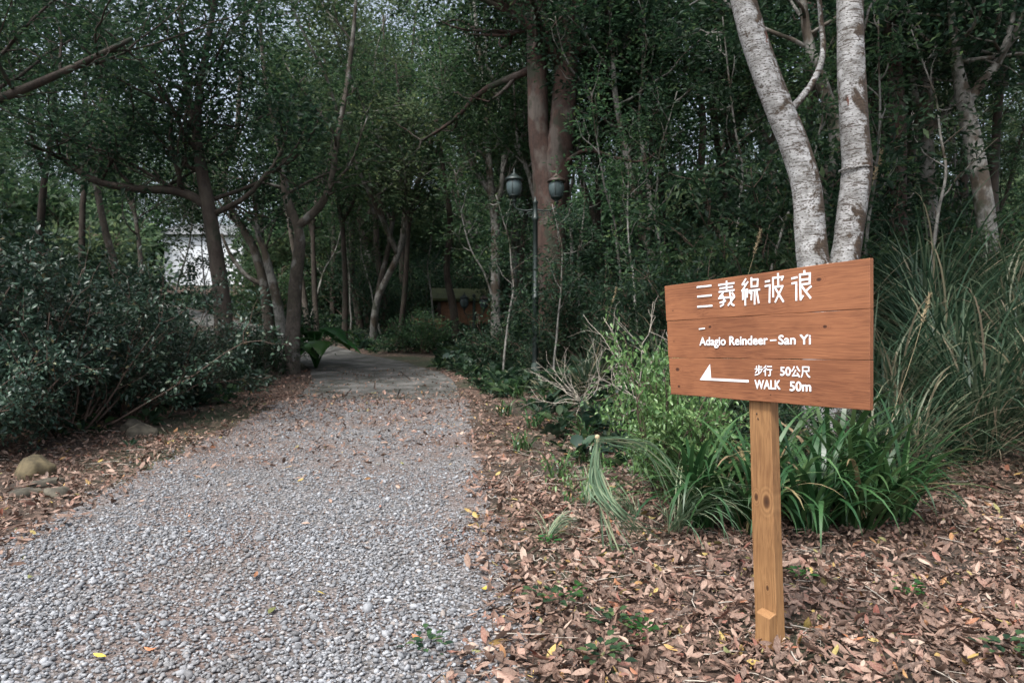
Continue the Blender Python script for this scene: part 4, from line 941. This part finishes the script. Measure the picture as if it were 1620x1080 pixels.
# single leaves lying on the gravel
first = True
def lone(px, py, s, m, rz, lab, grp):
    p = on_ground(px, py)
    o = obj('fallen_leaf', lms[int(g.integers(0, 9))]); o.location = (p.x, p.y, p.z + .03); o.rotation_euler = (g.normal(0, .15), g.normal(0, .15), rz); o.scale = (s, s, s)
    if m:
        for sl in o.material_slots: sl.link = 'OBJECT'; sl.material = m
    tag(o, lab, 'leaf', grp)
M['yellowleaf'] = plain('yellow_leaf', (.55, .42, .07), .6, 0, 8, .3, .2); M['greenleaf'] = plain('olive_leaf', (.12, .13, .04), .6, 0, 8, .3, .2)
M['brownleaf'] = plain('brown_leaf', (.22, .10, .05), .6, 0, 8, .4, .2); M['orangeleaf'] = plain('orange_leaf', (.42, .17, .08), .6, 0, 8, .3, .2)
for (px, py, s, m, lab) in [(158, 1048, .075, 'yellowleaf', 'yellow leaf on the gravel in the bottom left corner'), (430, 972, .09, 'greenleaf', 'curled olive leaf on the gravel near the bottom'), (48, 920, .07, 'greenleaf', 'olive leaf on the gravel at the left edge'),
                            (240, 1036, .08, 'orangeleaf', 'orange leaf on the gravel right of the yellow corner leaf'), (300, 822, .06, 'orangeleaf', 'small orange leaf on the gravel halfway up on the left'), (405, 918, .08, 'brownleaf', 'red brown leaf on the gravel left of the middle'), (300, 848, .07, 'brownleaf', 'brown leaf on the gravel at the left, just below the small orange one'),
                            (660, 1018, .08, 'orangeleaf', 'orange leaf beside the weed on the gravel'), (765, 938, .075, 'yellowleaf', 'yellow leaf where gravel meets the litter'), (505, 945, .07, 'yellowleaf', 'yellow leaf in the middle of the gravel'), (820, 755, .06, 'yellowleaf', 'yellow leaf at the far edge of the gravel'), (1152, 916, .06, 'yellowleaf', 'bright yellow leaf in the litter left of the post'), (1350, 1018, .09, 'orangeleaf', 'large tan leaf right of the post foot'), (1300, 1003, .10, 'brownleaf', 'curled brown leaf just right of the post foot')]:
    lone(px, py, s, M[m], g.uniform(0, 6.28), lab, None)
for i in range(46):
    yq = g.uniform(2.6, 8.5); xq = g.uniform(edge_l(yq) + .2, edge_r(yq) - .15)
    dv = Vector((xq, yq, float(h(xq, yq)))) - CAM
    o = obj('fallen_leaf', lms[int(g.integers(0, 9))]); s = g.uniform(.04, .075)
    o.location = (xq, yq, float(h(xq, yq)) + .026); o.rotation_euler = (g.normal(0, .2), g.normal(0, .2), g.uniform(0, 6.28)); o.scale = (s, s, s)
    tag(o, 'small dry brown leaf lying alone on the grey gravel', 'leaf', 'dry leaves scattered over the gravel')

# ------------------------------------------------------------------ rocks
def rock(px, py, Y, sx, sy, sz, m, lab, seed, grp='rocks along the path edges', sink=.35):
    g3 = np.random.default_rng(seed); nrm = IV2.copy()
    nrm = np.sign(nrm) * np.abs(nrm) ** .8; nrm = nrm + .06 * np.sin(nrm[:, [1, 2, 0]] * 7 + seed)
    f = 1 + .16 * np.sin(nrm[:, 0] * 2.3 + seed) * np.cos(nrm[:, 1] * 2.9) + .08 * np.sin(nrm @ g3.normal(0, 3, 3)) + .05 * np.sin(nrm @ g3.normal(0, 6, 3))
    me = mesh_data('rock', nrm * f[:, None] * [sx, sy, sz], [IF2], m); p = on_ground(px, py) if Y is None else at(px, py, Y)
    o = obj('rock', me); o.location = (p.x, p.y, float(h(p.x, p.y)) + sz * .12); o.rotation_euler.z = g3.uniform(0, 3); tag(o, lab, 'rock', grp)
rock(57, 752, None, .21, .17, .15, M['rock2'], 'ochre boulder under the shrub at the left edge', 1)
rock(225, 690, None, .20, .15, .14, M['rock'], 'mossy rock under the middle of the hedge', 2)
rock(42, 784, None, .14, .11, .06, M['rock'], 'flat grey rock below the ochre boulder', 3)
rock(92, 784, None, .12, .09, .07, M['rock'], 'small pinkish rock right of the flat grey rock', 4)
rock(75, 766, None, .16, .1, .05, M['rock'], 'flat slab of rock just under the ochre boulder', 5)
rock(398, 602, None, .28, .2, .13, M['rock'], 'dark rock at the far end of the hedge beside the slab', 6)
rock(420, 602, None, .2, .15, .11, M['rock'], 'brown rock by the left corner of the slab', 7)
rock(210, 682, None, .14, .12, .13, M['rock'], 'dark rock in the shade behind the mossy rock', 8)

# ------------------------------------------------------------------ big-leaved plant (giant taro) at the end of the hedge
heart = []
for t in np.linspace(0, 1, 9):
    heart.append((t, .5 * math.sin(math.pi * min(1, t * 1.05) ** .62) ** .9 if 0 < t < 1 else 0.0))
def taro_leaf(g3, a, H, reach, L, root, lab=None):
    pt = MB(); out = np.array([math.cos(a), math.sin(a), 0]); tip = out * reach + np.array([0, 0, H])
    tube(pt, [[0, 0, 0], out * reach * .3 + [0, 0, H * .6], out * reach * .75 + [0, 0, H * .97], tip], [.022, .016, .012, .01], 6, 10); ptl = pt.obj('leaf_stalk', M['taro'], root)
    mb = MB(); side = np.array([-math.sin(a), math.cos(a), 0]); V = []; n = 9
    for i in range(n):
        t = i / (n - 1); wd = L * .42 * (math.sin(math.pi * (t * .93 + .07) ** .6) ** .8 if i < n - 1 else .0)
        c = tip + out * (t - .25) * L * .95 + np.array([0, 0, .10 * L - L * .75 * (t - .15) ** 2])
        for j in (-1, -.5, 0, .5, 1): V.append(c + side * wd * j + np.array([0, 0, (-.12 * j * j + .05 * abs(j)) * L * .6 + .015 * L * math.sin(i * 2.4) * abs(j)]) - out * (abs(j) ** 1.5 * .16 * L * (1 - t)))
    q = [[i * 5 + j, i * 5 + j + 1, (i + 1) * 5 + j + 1, (i + 1) * 5 + j] for i in range(n - 1) for j in range(4)]
    mb.add(np.array(V), [np.array(q)], g3.random()); mb.obj('leaf', M['taro'], root)
g3 = np.random.default_rng(9)
for (px, py, lab, nleaf, s) in [(500, 582, 'big-leaved green plant with arching leaves left of the far path', 13, 1.5), (466, 584, 'lower big-leaved green plant below the forked tree', 7, 1.0)]:
    p = on_ground(px, py); root = empty('big_leaved_plant', (p.x, p.y, float(h(p.x, p.y)))); tag(root, lab, 'plant', 'big-leaved plants at the path bend')
    for i in range(nleaf): taro_leaf(g3, i * 2.4 + g3.normal(0, .2), g3.uniform(.35, .75) * s, g3.uniform(.25, .6) * s, g3.uniform(.32, .5) * s, root)

# ------------------------------------------------------------------ lamps
def twin_lamp(base, H, arm, lab, sc, simple=False):
    root = empty('street_lamp', base); tag(root, lab, 'lamp'); root.scale = (sc, sc, sc)
    mb = MB(); lathe(mb, [(0, -.2), (.13, -.2), (.13, .02), (.10, .06), (.085, .30), (.07, .34), (0.062, .36)], 16); mb.obj('base', M['metal2'], root)
    mb = MB(); lathe(mb, [(.062, .36), (.058, 1.6), (.07, 1.62), (.07, 1.66), (.052, 1.68), (.046, H - .35), (.065, H - .33), (.065, H - .28), (.046, H - .26), (.046, H), (.06, H + .02), (.03, H + .06), (0, H + .16)], 16); mb.obj('pole', M['metal'], root)
    for s in (-1, 1):
        mb = MB(); dzr = 0.0 if s < 0 else -.03
        tube(mb, [[s * .03, 0, H - .12], [s * arm * .45, 0, H - .14], [s * arm * .9, 0, H - .10], [s * arm, 0, H + .02]], [.016, .016, .016, .02], 8, 16)
        sp_ = [[s * (.10 + .075 * math.cos(t) * (1 - t / 11)), 0, H - .2 + .075 * math.sin(t) * (1 - t / 11) - .03] for t in np.linspace(0, 8, 18)]
        tube(mb, sp_, [.010, .008], 6, 40)
        sp_ = [[s * (.27 + .055 * math.cos(t) * (1 - t / 11)), 0, H - .21 + .055 * math.sin(t) * (1 - t / 11)] for t in np.linspace(0, 8, 18)]
        tube(mb, sp_, [.009, .007], 6, 40)
        mb.obj('arm', M['metal'], root)
        c = (s * arm, 0, H + .02 + dzr)
        lp = MB(); lathe(lp, [(0, -.01), (.03, 0), (.05, .03), (.03, .06), (.075, .09), (.11, .12), (.12, .135), (.10, .14)], 18, c); lan = lp.obj('lantern', M['metal'], root)
        gl = MB(); lathe(gl, [(.10, .138), (.135, .19), (.155, .27), (.158, .34), (.145, .41), (.13, .44)], 18, c); gl.obj('lantern_glass', M['glass'], lan)
        rb = MB()
        for q in range(6):
            a = q * math.pi / 3 + .3
            tube(rb, [[c[0] + r_ * math.cos(a), r_ * math.sin(a), c[2] + z_] for r_, z_ in ((.103, .135), (.139, .19), (.159, .27), (.162, .34), (.149, .41), (.132, .445))], [.006], 4, 10) if False else tube(rb, [[c[0] + r_ * math.cos(a), r_ * math.sin(a), c[2] + z_] for r_, z_ in ((.103, .135), (.139, .19), (.159, .27), (.162, .34), (.149, .41), (.132, .445))], [.006, .006], 4, 10)
        rb.obj('glazing_bars', M['metal'], lan)
        cp = MB(); lathe(cp, [(.12, .435), (.185, .435), (.188, .45), (.15, .49), (.10, .525), (.075, .53), (.07, .56), (.04, .575), (.02, .60), (.028, .63), (.012, .655), (0, .70)], 18, c); cp.obj('lantern_cap', M['caps'] if s > 0 else M['metal'], lan)
    return root
lb = at(847, 600, 13.5); zb = float(h(lb.x, 13.5)); Ht = at(847, 322, 13.5).z - zb
twin_lamp((lb.x, 13.5, zb), Ht, .42, 'tall green iron lamp post with two round lanterns before the massive tree', 1.0)
l2 = at(750, 520, 25); z2 = float(h(l2.x, 25)); H2 = (at(750, 492, 25).z - z2)
twin_lamp((l2.x, 25, z2), max(.9, H2), .36, 'small distant lamp with two pale lanterns in front of the brown shed', 1.0)

# ------------------------------------------------------------------ shed, low wall, white house
sx = at(740, 520, 27.5); zs = float(h(sx.x, 27.5)); top = at(740, 478, 27.5).z
shed = empty('shed', (sx.x, 27.5, zs), .12); tag(shed, 'small brown timber shed with a mossy green roof behind the distant lamp', 'shed'); Hs = top - zs
W2 = 1.15
for k in range(8):
    a = -W2 + k * 2 * W2 / 8; mb = MB(); box(mb, (a + .01, -.012 * (k % 2), -.2), (a + 2 * W2 / 8 - .01, .03, Hs)); mb.obj('wall_plank', M['shedwall'], shed, smooth=False)
mb = MB(); box(mb, (-W2, .031, -.2), (-W2 + .05, 1.9, Hs)); box(mb, (W2 - .05, .031, -.2), (W2, 1.9, Hs)); box(mb, (-W2 + .05, 1.85, -.2), (W2 - .05, 1.9, Hs)); mb.obj('wall', M['shedwall'], shed, smooth=False)
for s in (-1, 1):
    mb = MB(); box(mb, (s * W2 - .07, -.09, -.2), (s * W2 + .07, -.015, Hs)); mb.obj('corner_post', M['bark_red'], shed, smooth=False)
mb = MB(); V = []
for yq, zq in ((-.45, Hs + .02), (.95, Hs + .55), (2.3, Hs + .02)):
    V += [(-W2 - .3, yq, zq), (W2 + .3, yq, zq), (-W2 - .3, yq, zq + .09), (W2 + .3, yq, zq + .09)]
mb.add(V, [[[2, 3, 7, 6], [6, 7, 11, 10], [1, 0, 4, 5], [5, 4, 8, 9], [0, 1, 3, 2], [9, 8, 10, 11], [0, 2, 6, 4], [4, 6, 10, 8], [3, 1, 5, 7], [7, 5, 9, 11]]]); mb.obj('roof', M['shedroof'], shed, smooth=False)
wx = at(674, 520, 26.5); zw = float(h(wx.x, 26.5)); lw = empty('low_wall', (wx.x, 26.5, zw), -.1); tag(lw, 'low brown block wall left of the shed among the tree stems', 'wall'); Hw = max(.5, at(674, 503, 26.5).z - zw)
mb = MB(); box(mb, (-.65, 0, -.2), (.65, .25, Hw)); bevel(mb.obj('wall_body', M['shedwall'], lw, smooth=False), .02); mb = MB(); box(mb, (-.7, -.04, Hw + .002), (.7, .29, Hw + .07)); bevel(mb.obj('coping', M['rock'], lw, smooth=False), .02)
hx = at(322, 480, 52); zh = float(h(hx.x, 52)); house = empty('house', (hx.x, 52, zh), .08); tag(house, 'white rendered house with a small window glimpsed between the left trees', 'house'); Hh = at(322, 372, 52).z - zh; W = 2.9
def hz(py): return at(322, py, 52).z - zh
wxc = (303 - 322) / F * 52; ww, w0, w1 = .34, hz(445), hz(420)
mb = MB()
box(mb, (-W, 0, -1), (wxc - ww, .3, Hh)); box(mb, (wxc + ww, 0, -1), (W, .3, Hh)); box(mb, (wxc - ww, 0, -1), (wxc + ww, .3, w0)); box(mb, (wxc - ww, 0, w1), (wxc + ww, .3, Hh))
box(mb, (-W, .3, -1), (-W + .3, 7, Hh)); box(mb, (W - .3, .3, -1), (W, 7, Hh)); box(mb, (-W + .3, 6.7, -1), (W - .3, 7, Hh)); mb.obj('wall', M['render_wall'], house, smooth=False)
mb = MB(); box(mb, (wxc - ww, .12, w0), (wxc + ww, .15, w1)); win = mb.obj('window', M['darkglass'], house, smooth=False)
mb = MB(); t = .06
for (a, b, c_, d_) in ((-ww, -ww + t, w0, w1), (ww - t, ww, w0, w1), (-t / 2, t / 2, w0, w1)): box(mb, (wxc + a, .06, c_), (wxc + b, .119, d_))
for z_ in (w0, (w0 + w1) / 2 - t / 2, w1 - t): box(mb, (wxc - ww + t, .062, z_), (wxc + ww - t, .117, z_ + t))
mb.obj('window_frame', M['white'], win, smooth=False)
mb = MB(); V = [(-W - .4, -.4, Hh), (W + .4, -.4, Hh), (W + .4, 7.4, Hh), (-W - .4, 7.4, Hh), (-W - .4, 3.5, Hh + 1.5), (W + .4, 3.5, Hh + 1.5)]; mb.add(V, [[[0, 1, 5, 4], [2, 3, 4, 5], [3, 2, 1, 0]], [[0, 4, 3], [1, 2, 5]]]); mb.obj('roof', M['roofgrey'], house, smooth=False)

# ------------------------------------------------------------------ the sign
E = Vector((.446, -.895, 0)).normalized(); BK = Vector((-E.y, E.x, 0))      # along the boards to the right; away behind them
rz = math.atan2(E.y, E.x)
b0 = on_ground(1209, 1019); b0.z = float(h(b0.x, b0.y))
T_B = .022
sign = empty('signpost', (b0.x, b0.y, b0.z), rz); tag(sign, 'wooden signboard of three cedar boards with white lettering on a pine post', 'sign')
# local frame: x along the boards, y into the back, z up; the post front is y=0, the board front is y=-T_B
def on_sign(px, py, yl=-T_B):
    d = ray(px, py); o = CAM - b0 - BK * yl; t = -o.dot(BK) / d.dot(BK); p = CAM + d * t - b0
    return Vector((p.dot(E), yl, p.z))
bd = [((1051, 452.8), (1376.3, 407.8), (1376.4, 488.0), (1053.9, 508.0)), ((1054.7, 508.4), (1376.4, 488.5), (1375.8, 569.4), (1056.7, 565.6)), ((1057.5, 566.0), (1375.8, 569.9), (1375.6, 649.4), (1061, 623))]
zmid = []
for k, c4 in enumerate(bd):
    P4 = [on_sign(*c) for c in c4]
    zl = [P4[0].z, P4[3].z]; zr = [P4[1].z, P4[2].z]; zmid.append([(zl[0] + zr[0]) / 2, (zl[1] + zr[1]) / 2])
    cen = sum(P4, Vector()) / 4
    mb = MB(); fr = [P4[3] - cen, P4[2] - cen, P4[1] - cen, P4[0] - cen]
    # lattice along the board for a slight natural bow of the edges
    nx = 14; V = []
    for yv in (0, T_B):
        for i in range(nx):
            t = i / (nx - 1)
            for j in (0, 1):
                a, b = (fr[0], fr[1]) if j == 0 else (fr[3], fr[2]); p = a.lerp(b, t); V.append((p.x, yv + .0012 * math.sin(t * 5 + k), p.z + .0007 * math.sin(t * 17 + k * 2 + j)))
    F_ = []
    for i in range(nx - 1):
        a = i * 2; b = nx * 2 + i * 2
        F_ += [[a, a + 2, a + 3, a + 1], [b, b + 1, b + 3, b + 2], [a, b, b + 2, a + 2], [a + 1, a + 3, b + 3, b + 1]]
    F_ += [[0, 1, nx * 2 + 1, nx * 2], [nx * 2 - 2, nx * 4 - 2, nx * 4 - 1, nx * 2 - 1]]
    mb.add(V, [F_]); o = mb.obj('board', M['board%d' % k], sign, smooth=False); o.location = cen; bevel(o, .0025, 2)
    bd[k] = o
def child_of_board(o, k): o.parent = bd[k]; return o
yL = -T_B - .0025
def stroke_mesh(polys, name, k, wd=.0085):
    mb = MB(); g4 = 0
    for pl in polys:
        P = [on_sign(1095 + a / 8.1, 420 + b / 8.1) for a, b in pl]
        for a, b in zip(P[:-1], P[1:]):
            d = (b - a).normalized(); n_ = Vector((-d.z, 0, d.x)) * wd / 2; e = d * wd * .35; g4 += 1; dy = Vector((0, -.00012 * (g4 % 9), 0))
            q = [a - e - n_, b + e - n_, b + e + n_, a - e + n_]
            V = [v + Vector((0, yL + T_B + .0012, 0)) - bd[k].location for v in q] + [v + Vector((0, yL + T_B, 0)) + dy - bd[k].location for v in q]
            mb.add([tuple(v) for v in V], [BOXF])
    o = mb.obj(name, M['white'], bd[k], smooth=False); return o
glyphs = [
 [[(68, 276), (245, 257)], [(76, 398), (250, 381)], [(76, 528), (258, 514)]],
 [[(345, 250), (540, 224)], [(362, 293), (522, 272)], [(352, 338), (540, 314)], [(445, 203), (447, 325)], [(345, 418), (548, 402)], [(400, 352), (362, 398)], [(388, 372), (412, 430), (405, 500), (368, 520)], [(362, 475), (432, 452)], [(488, 345), (500, 430), (510, 495), (542, 510)], [(540, 412), (468, 508)], [(518, 350), (541, 384)]],
 [[(690, 175), (648, 243), (688, 238)], [(716, 212), (658, 305)], [(642, 322), (714, 308)], [(686, 315), (686, 504)], [(655, 335), (656, 432)], [(713, 332), (708, 402)], [(764, 160), (766, 275)], [(764, 184), (845, 177), (842, 262)], [(766, 270), (842, 262)], [(735, 324), (868, 307)], [(806, 315), (806, 492)], [(768, 345), (762, 436)], [(833, 330), (858, 476)], [(738, 345), (768, 360)]],
 [[(945, 207), (994, 197)], [(942, 264), (1000, 252), (996, 470)], [(1044, 400), (1040, 160), (1170, 145), (1152, 186)], [(1105, 105), (1110, 268)], [(1050, 277), (1165, 264), (1070, 465)], [(1068, 288), (1172, 460)]],
 [[(1282, 167), (1346, 151)], [(1286, 230), (1340, 218), (1340, 442)], [(1442, 70), (1446, 108)], [(1425, 392), (1396, 436), (1386, 118), (1515, 102), (1511, 230), (1395, 243)], [(1395, 187), (1512, 171)], [(1402, 258), (1520, 413)], [(1527, 268), (1465, 325)]],
]
for q in glyphs: stroke_mesh(q, 'lettering', 0)
def text_on(body, left, right, cap_px, k, name='lettering', bold=.012, base_r=None):
    """left/right: pixel ends of the baseline; cap_px: capital height in pixels at the left end"""
    cu = bpy.data.curves.new(name, 'FONT'); cu.body = body; cu.size = 1.0; cu.offset = 0; cu.extrude = 0.0; cu.resolution_u = 4
    tmp = bpy.data.objects.new('tmp_text', cu); COL.objects.link(tmp); bpy.context.view_layer.update()
    me = bpy.data.meshes.new_from_object(tmp.evaluated_get(bpy.context.evaluated_depsgraph_get()))
    n = len(me.vertices); co = np.zeros(n * 3, np.float32); me.vertices.foreach_get('co', co); co = co.reshape(-1, 3)
    bpy.data.objects.remove(tmp)
    x0, x1 = co[:, 0].min(), co[:, 0].max()
    A, B = on_sign(*left), on_sign(*right); U = on_sign(left[0], left[1] - cap_px); cap = (U.z - A.z)
    capu = CAPU.get(body, .73)
    new = np.zeros_like(co); t = (co[:, 0] - x0) / (x1 - x0)
    loc = bd[k].location
    new[:, 0] = A.x + (B.x - A.x) * t - loc.x; new[:, 1] = yL - .0004 - loc.y; new[:, 2] = A.z + (B.z - A.z) * t + co[:, 1] * cap / capu - loc.z
    dx = bold * cap / capu; mb = MB(); polys = [list(p.vertices) for p in me.polygons]
    by = {}
    for p in polys: by.setdefault(len(p), []).append(p)
    for c_, (a, b) in enumerate(((0, 0), (1, 0), (-1, 0), (0, 1), (0, -1), (.7, .7), (-.7, .7), (.7, -.7), (-.7, -.7))):
        mb.add(new + np.array([a * dx, -.00012 * c_, b * dx]), list(by.values()))
    bpy.data.meshes.remove(me)
    o = mb.obj(name, M['white'], bd[k], smooth=False)
    return o
CAPU = {}
Z1 = lambda a, b: (1020 + a / 3.6, 380 + b / 3.6)
Z8 = lambda a, b: (1100 + a / 8.1, 560 + b / 8.1)
text_on('Adagio Reindeer', Z1(316, 598), Z1(703, 592), 13.2, 1, bold=.028)
text_on('San Yi', Z1(766, 592), Z1(948, 591), 15.0, 1, bold=.028)
CAPU['步行'] = .80; CAPU['公尺'] = .80
text_on('步行', Z8(770, 262), Z8(990, 268), 14.0, 2, bold=.022)
text_on('50', Z8(1097, 272), Z8(1228, 275), 14.0, 2, bold=.028)
text_on('公尺', Z8(1238, 283), Z8(1480, 288), 15.5, 2, bold=.022)
text_on('WALK', Z8(770, 440), Z8(1097, 450), 14.2, 2, bold=.028)
text_on('50m', Z8(1220, 467), Z8(1488, 475), 15.2, 2, bold=.028)
def poly_mark(pp, k, name):
    P = [on_sign(*p) for p in pp]; loc = bd[k].location; n = len(P)
    V = [(p.x - loc.x, yL + .001 - loc.y, p.z - loc.z) for p in P] + [(p.x - loc.x, yL - .0003 - loc.y, p.z - loc.z) for p in P]
    me = bpy.data.meshes.new(name); me.from_pydata(V, [], [list(range(n)), [n + i for i in reversed(range(n))]] + [[i, n + i, n + (i + 1) % n, (i + 1) % n] for i in range(n)]); me.materials.append(M['white']); obj(name, me, bd[k])
poly_mark([Z8(62, 330), Z8(192, 128), Z8(207, 308), Z8(690, 330), Z8(688, 362), Z8(205, 337)], 2, 'arrow')
poly_mark([Z1(310, 502), Z1(345, 497), Z1(345, 504.5), Z1(311, 509)], 1, 'dash')
poly_mark([Z1(716, 566), Z1(752, 564), Z1(752, 572), Z1(716, 574)], 1, 'dash')
# post, a little out of plumb
tl = on_sign(1184.5, 640, 0); tr = on_sign(1218.5, 640, 0); bl = on_sign(1195, 1019, 0); wpost = tr.x - tl.x
ztop = zmid[0][0] - .06; slope = (tl.x - bl.x) / (tl.z - bl.z)
def px_(z, s): return bl.x + slope * z + (wpost if s else 0)
mb = MB(); V = []; nz = 16
for i in range(nz):
    z = -.25 + (ztop + .25) * i / (nz - 1); tw_ = .0015 * math.sin(i * .8)
    V += [(px_(z, 0), tw_, z), (px_(z, 1), tw_, z), (px_(z, 1) - .002, .05 + tw_, z), (px_(z, 0) - .002, .05 + tw_, z)]
F_ = [[i * 4 + a, i * 4 + (a + 1) % 4, (i + 1) * 4 + (a + 1) % 4, (i + 1) * 4 + a] for i in range(nz - 1) for a in range(4)] + [[3, 2, 1, 0], [nz * 4 - 4, nz * 4 - 3, nz * 4 - 2, nz * 4 - 1]]
mb.add(V, [F_]); bevel(mb.obj('post', M['post'], sign, smooth=False), .003, 2)
# peg nailed to the foot of the post
PX0 = on_sign(1193, 1015, -.045).x; PX1 = on_sign(1216, 1015, -.045).x; pz = on_sign(1205, 972, -.045).z
mb = MB(); mb.add([(PX0 - .004, -.045, -.1), (PX1, -.045, -.1), (PX1, -.003, -.1), (PX0 - .004, -.003, -.1), (PX0 + .006, -.040, pz), (PX1 + .004, -.045, pz - .004), (PX1 + .004, -.003, pz + .012), (PX0 + .006, -.003, pz + .014)], [BOXF])
bevel(mb.obj('peg', M['post'], sign, smooth=False), .003, 2)
for (px, py) in ((1197, 654), (1199, 662)):
    q = on_sign(px, py, -.001); mb = MB(); lathe(mb, [(0, 0), (.004, 0), (.003, .0015), (0, .002)], 8)
    o = mb.obj('nail', M['caps'], sign); o.location = q; o.rotation_euler = (math.pi / 2, 0, 0)
    if px == 1197: continue

# ------------------------------------------------------------------ tell look-alikes apart by what they stand beside
LM = [(60, 'at the left edge of the view'), (230, 'left of the dark leaning tree'), (350, 'beside the dark leaning tree'), (460, 'beside the Y-forked tree'), (560, 'by the first thin trunk at the bend'), (640, 'left of the shed'), (750, 'by the shed'), (845, 'by the lamp post'), (930, 'right of the massive trunk'),
      (1020, 'by the mottled two-stemmed tree'), (1130, 'above the left of the signboard'), (1240, 'left of the white trunks'), (1340, 'behind the white trunks'), (1420, 'by the straight brown trunk'), (1475, 'by the three-branched tree'), (1545, 'by the V-forked tree'), (1640, 'at the right edge of the view')]
short = {'bushes': None, 'thin saplings': None, 'trees on': None, 'trees behind the left': None}
cands = [o for o in COL.objects if o.parent is None and o.get('group') and any(o['group'].startswith(q) for q in short)]
names = {}
for o in cands:
    px = 810 + o.location.x / o.location.y * F
    where = min(LM, key=lambda q: abs(q[0] - px))[1]
    kind = o['label'].split(' on the ')[0].split(' in the ')[0].split(' behind ')[0].split(' beside ')[0].split(' at the ')[0].split(' left of ')[0]
    far = ', far off' if o.location.y > 24 else ''
    names.setdefault(kind + ' ' + where + far, []).append(o)
words_ = {2: ['nearer', 'farther'], 3: ['nearest', 'middle', 'farthest'], 4: ['nearest', 'second nearest', 'third nearest', 'farthest']}
for lab, os_ in names.items():
    os_.sort(key=lambda q: q.location.y)
    for i, o in enumerate(os_): o['label'] = lab if len(os_) not in words_ else words_[len(os_)][i] + ' ' + lab
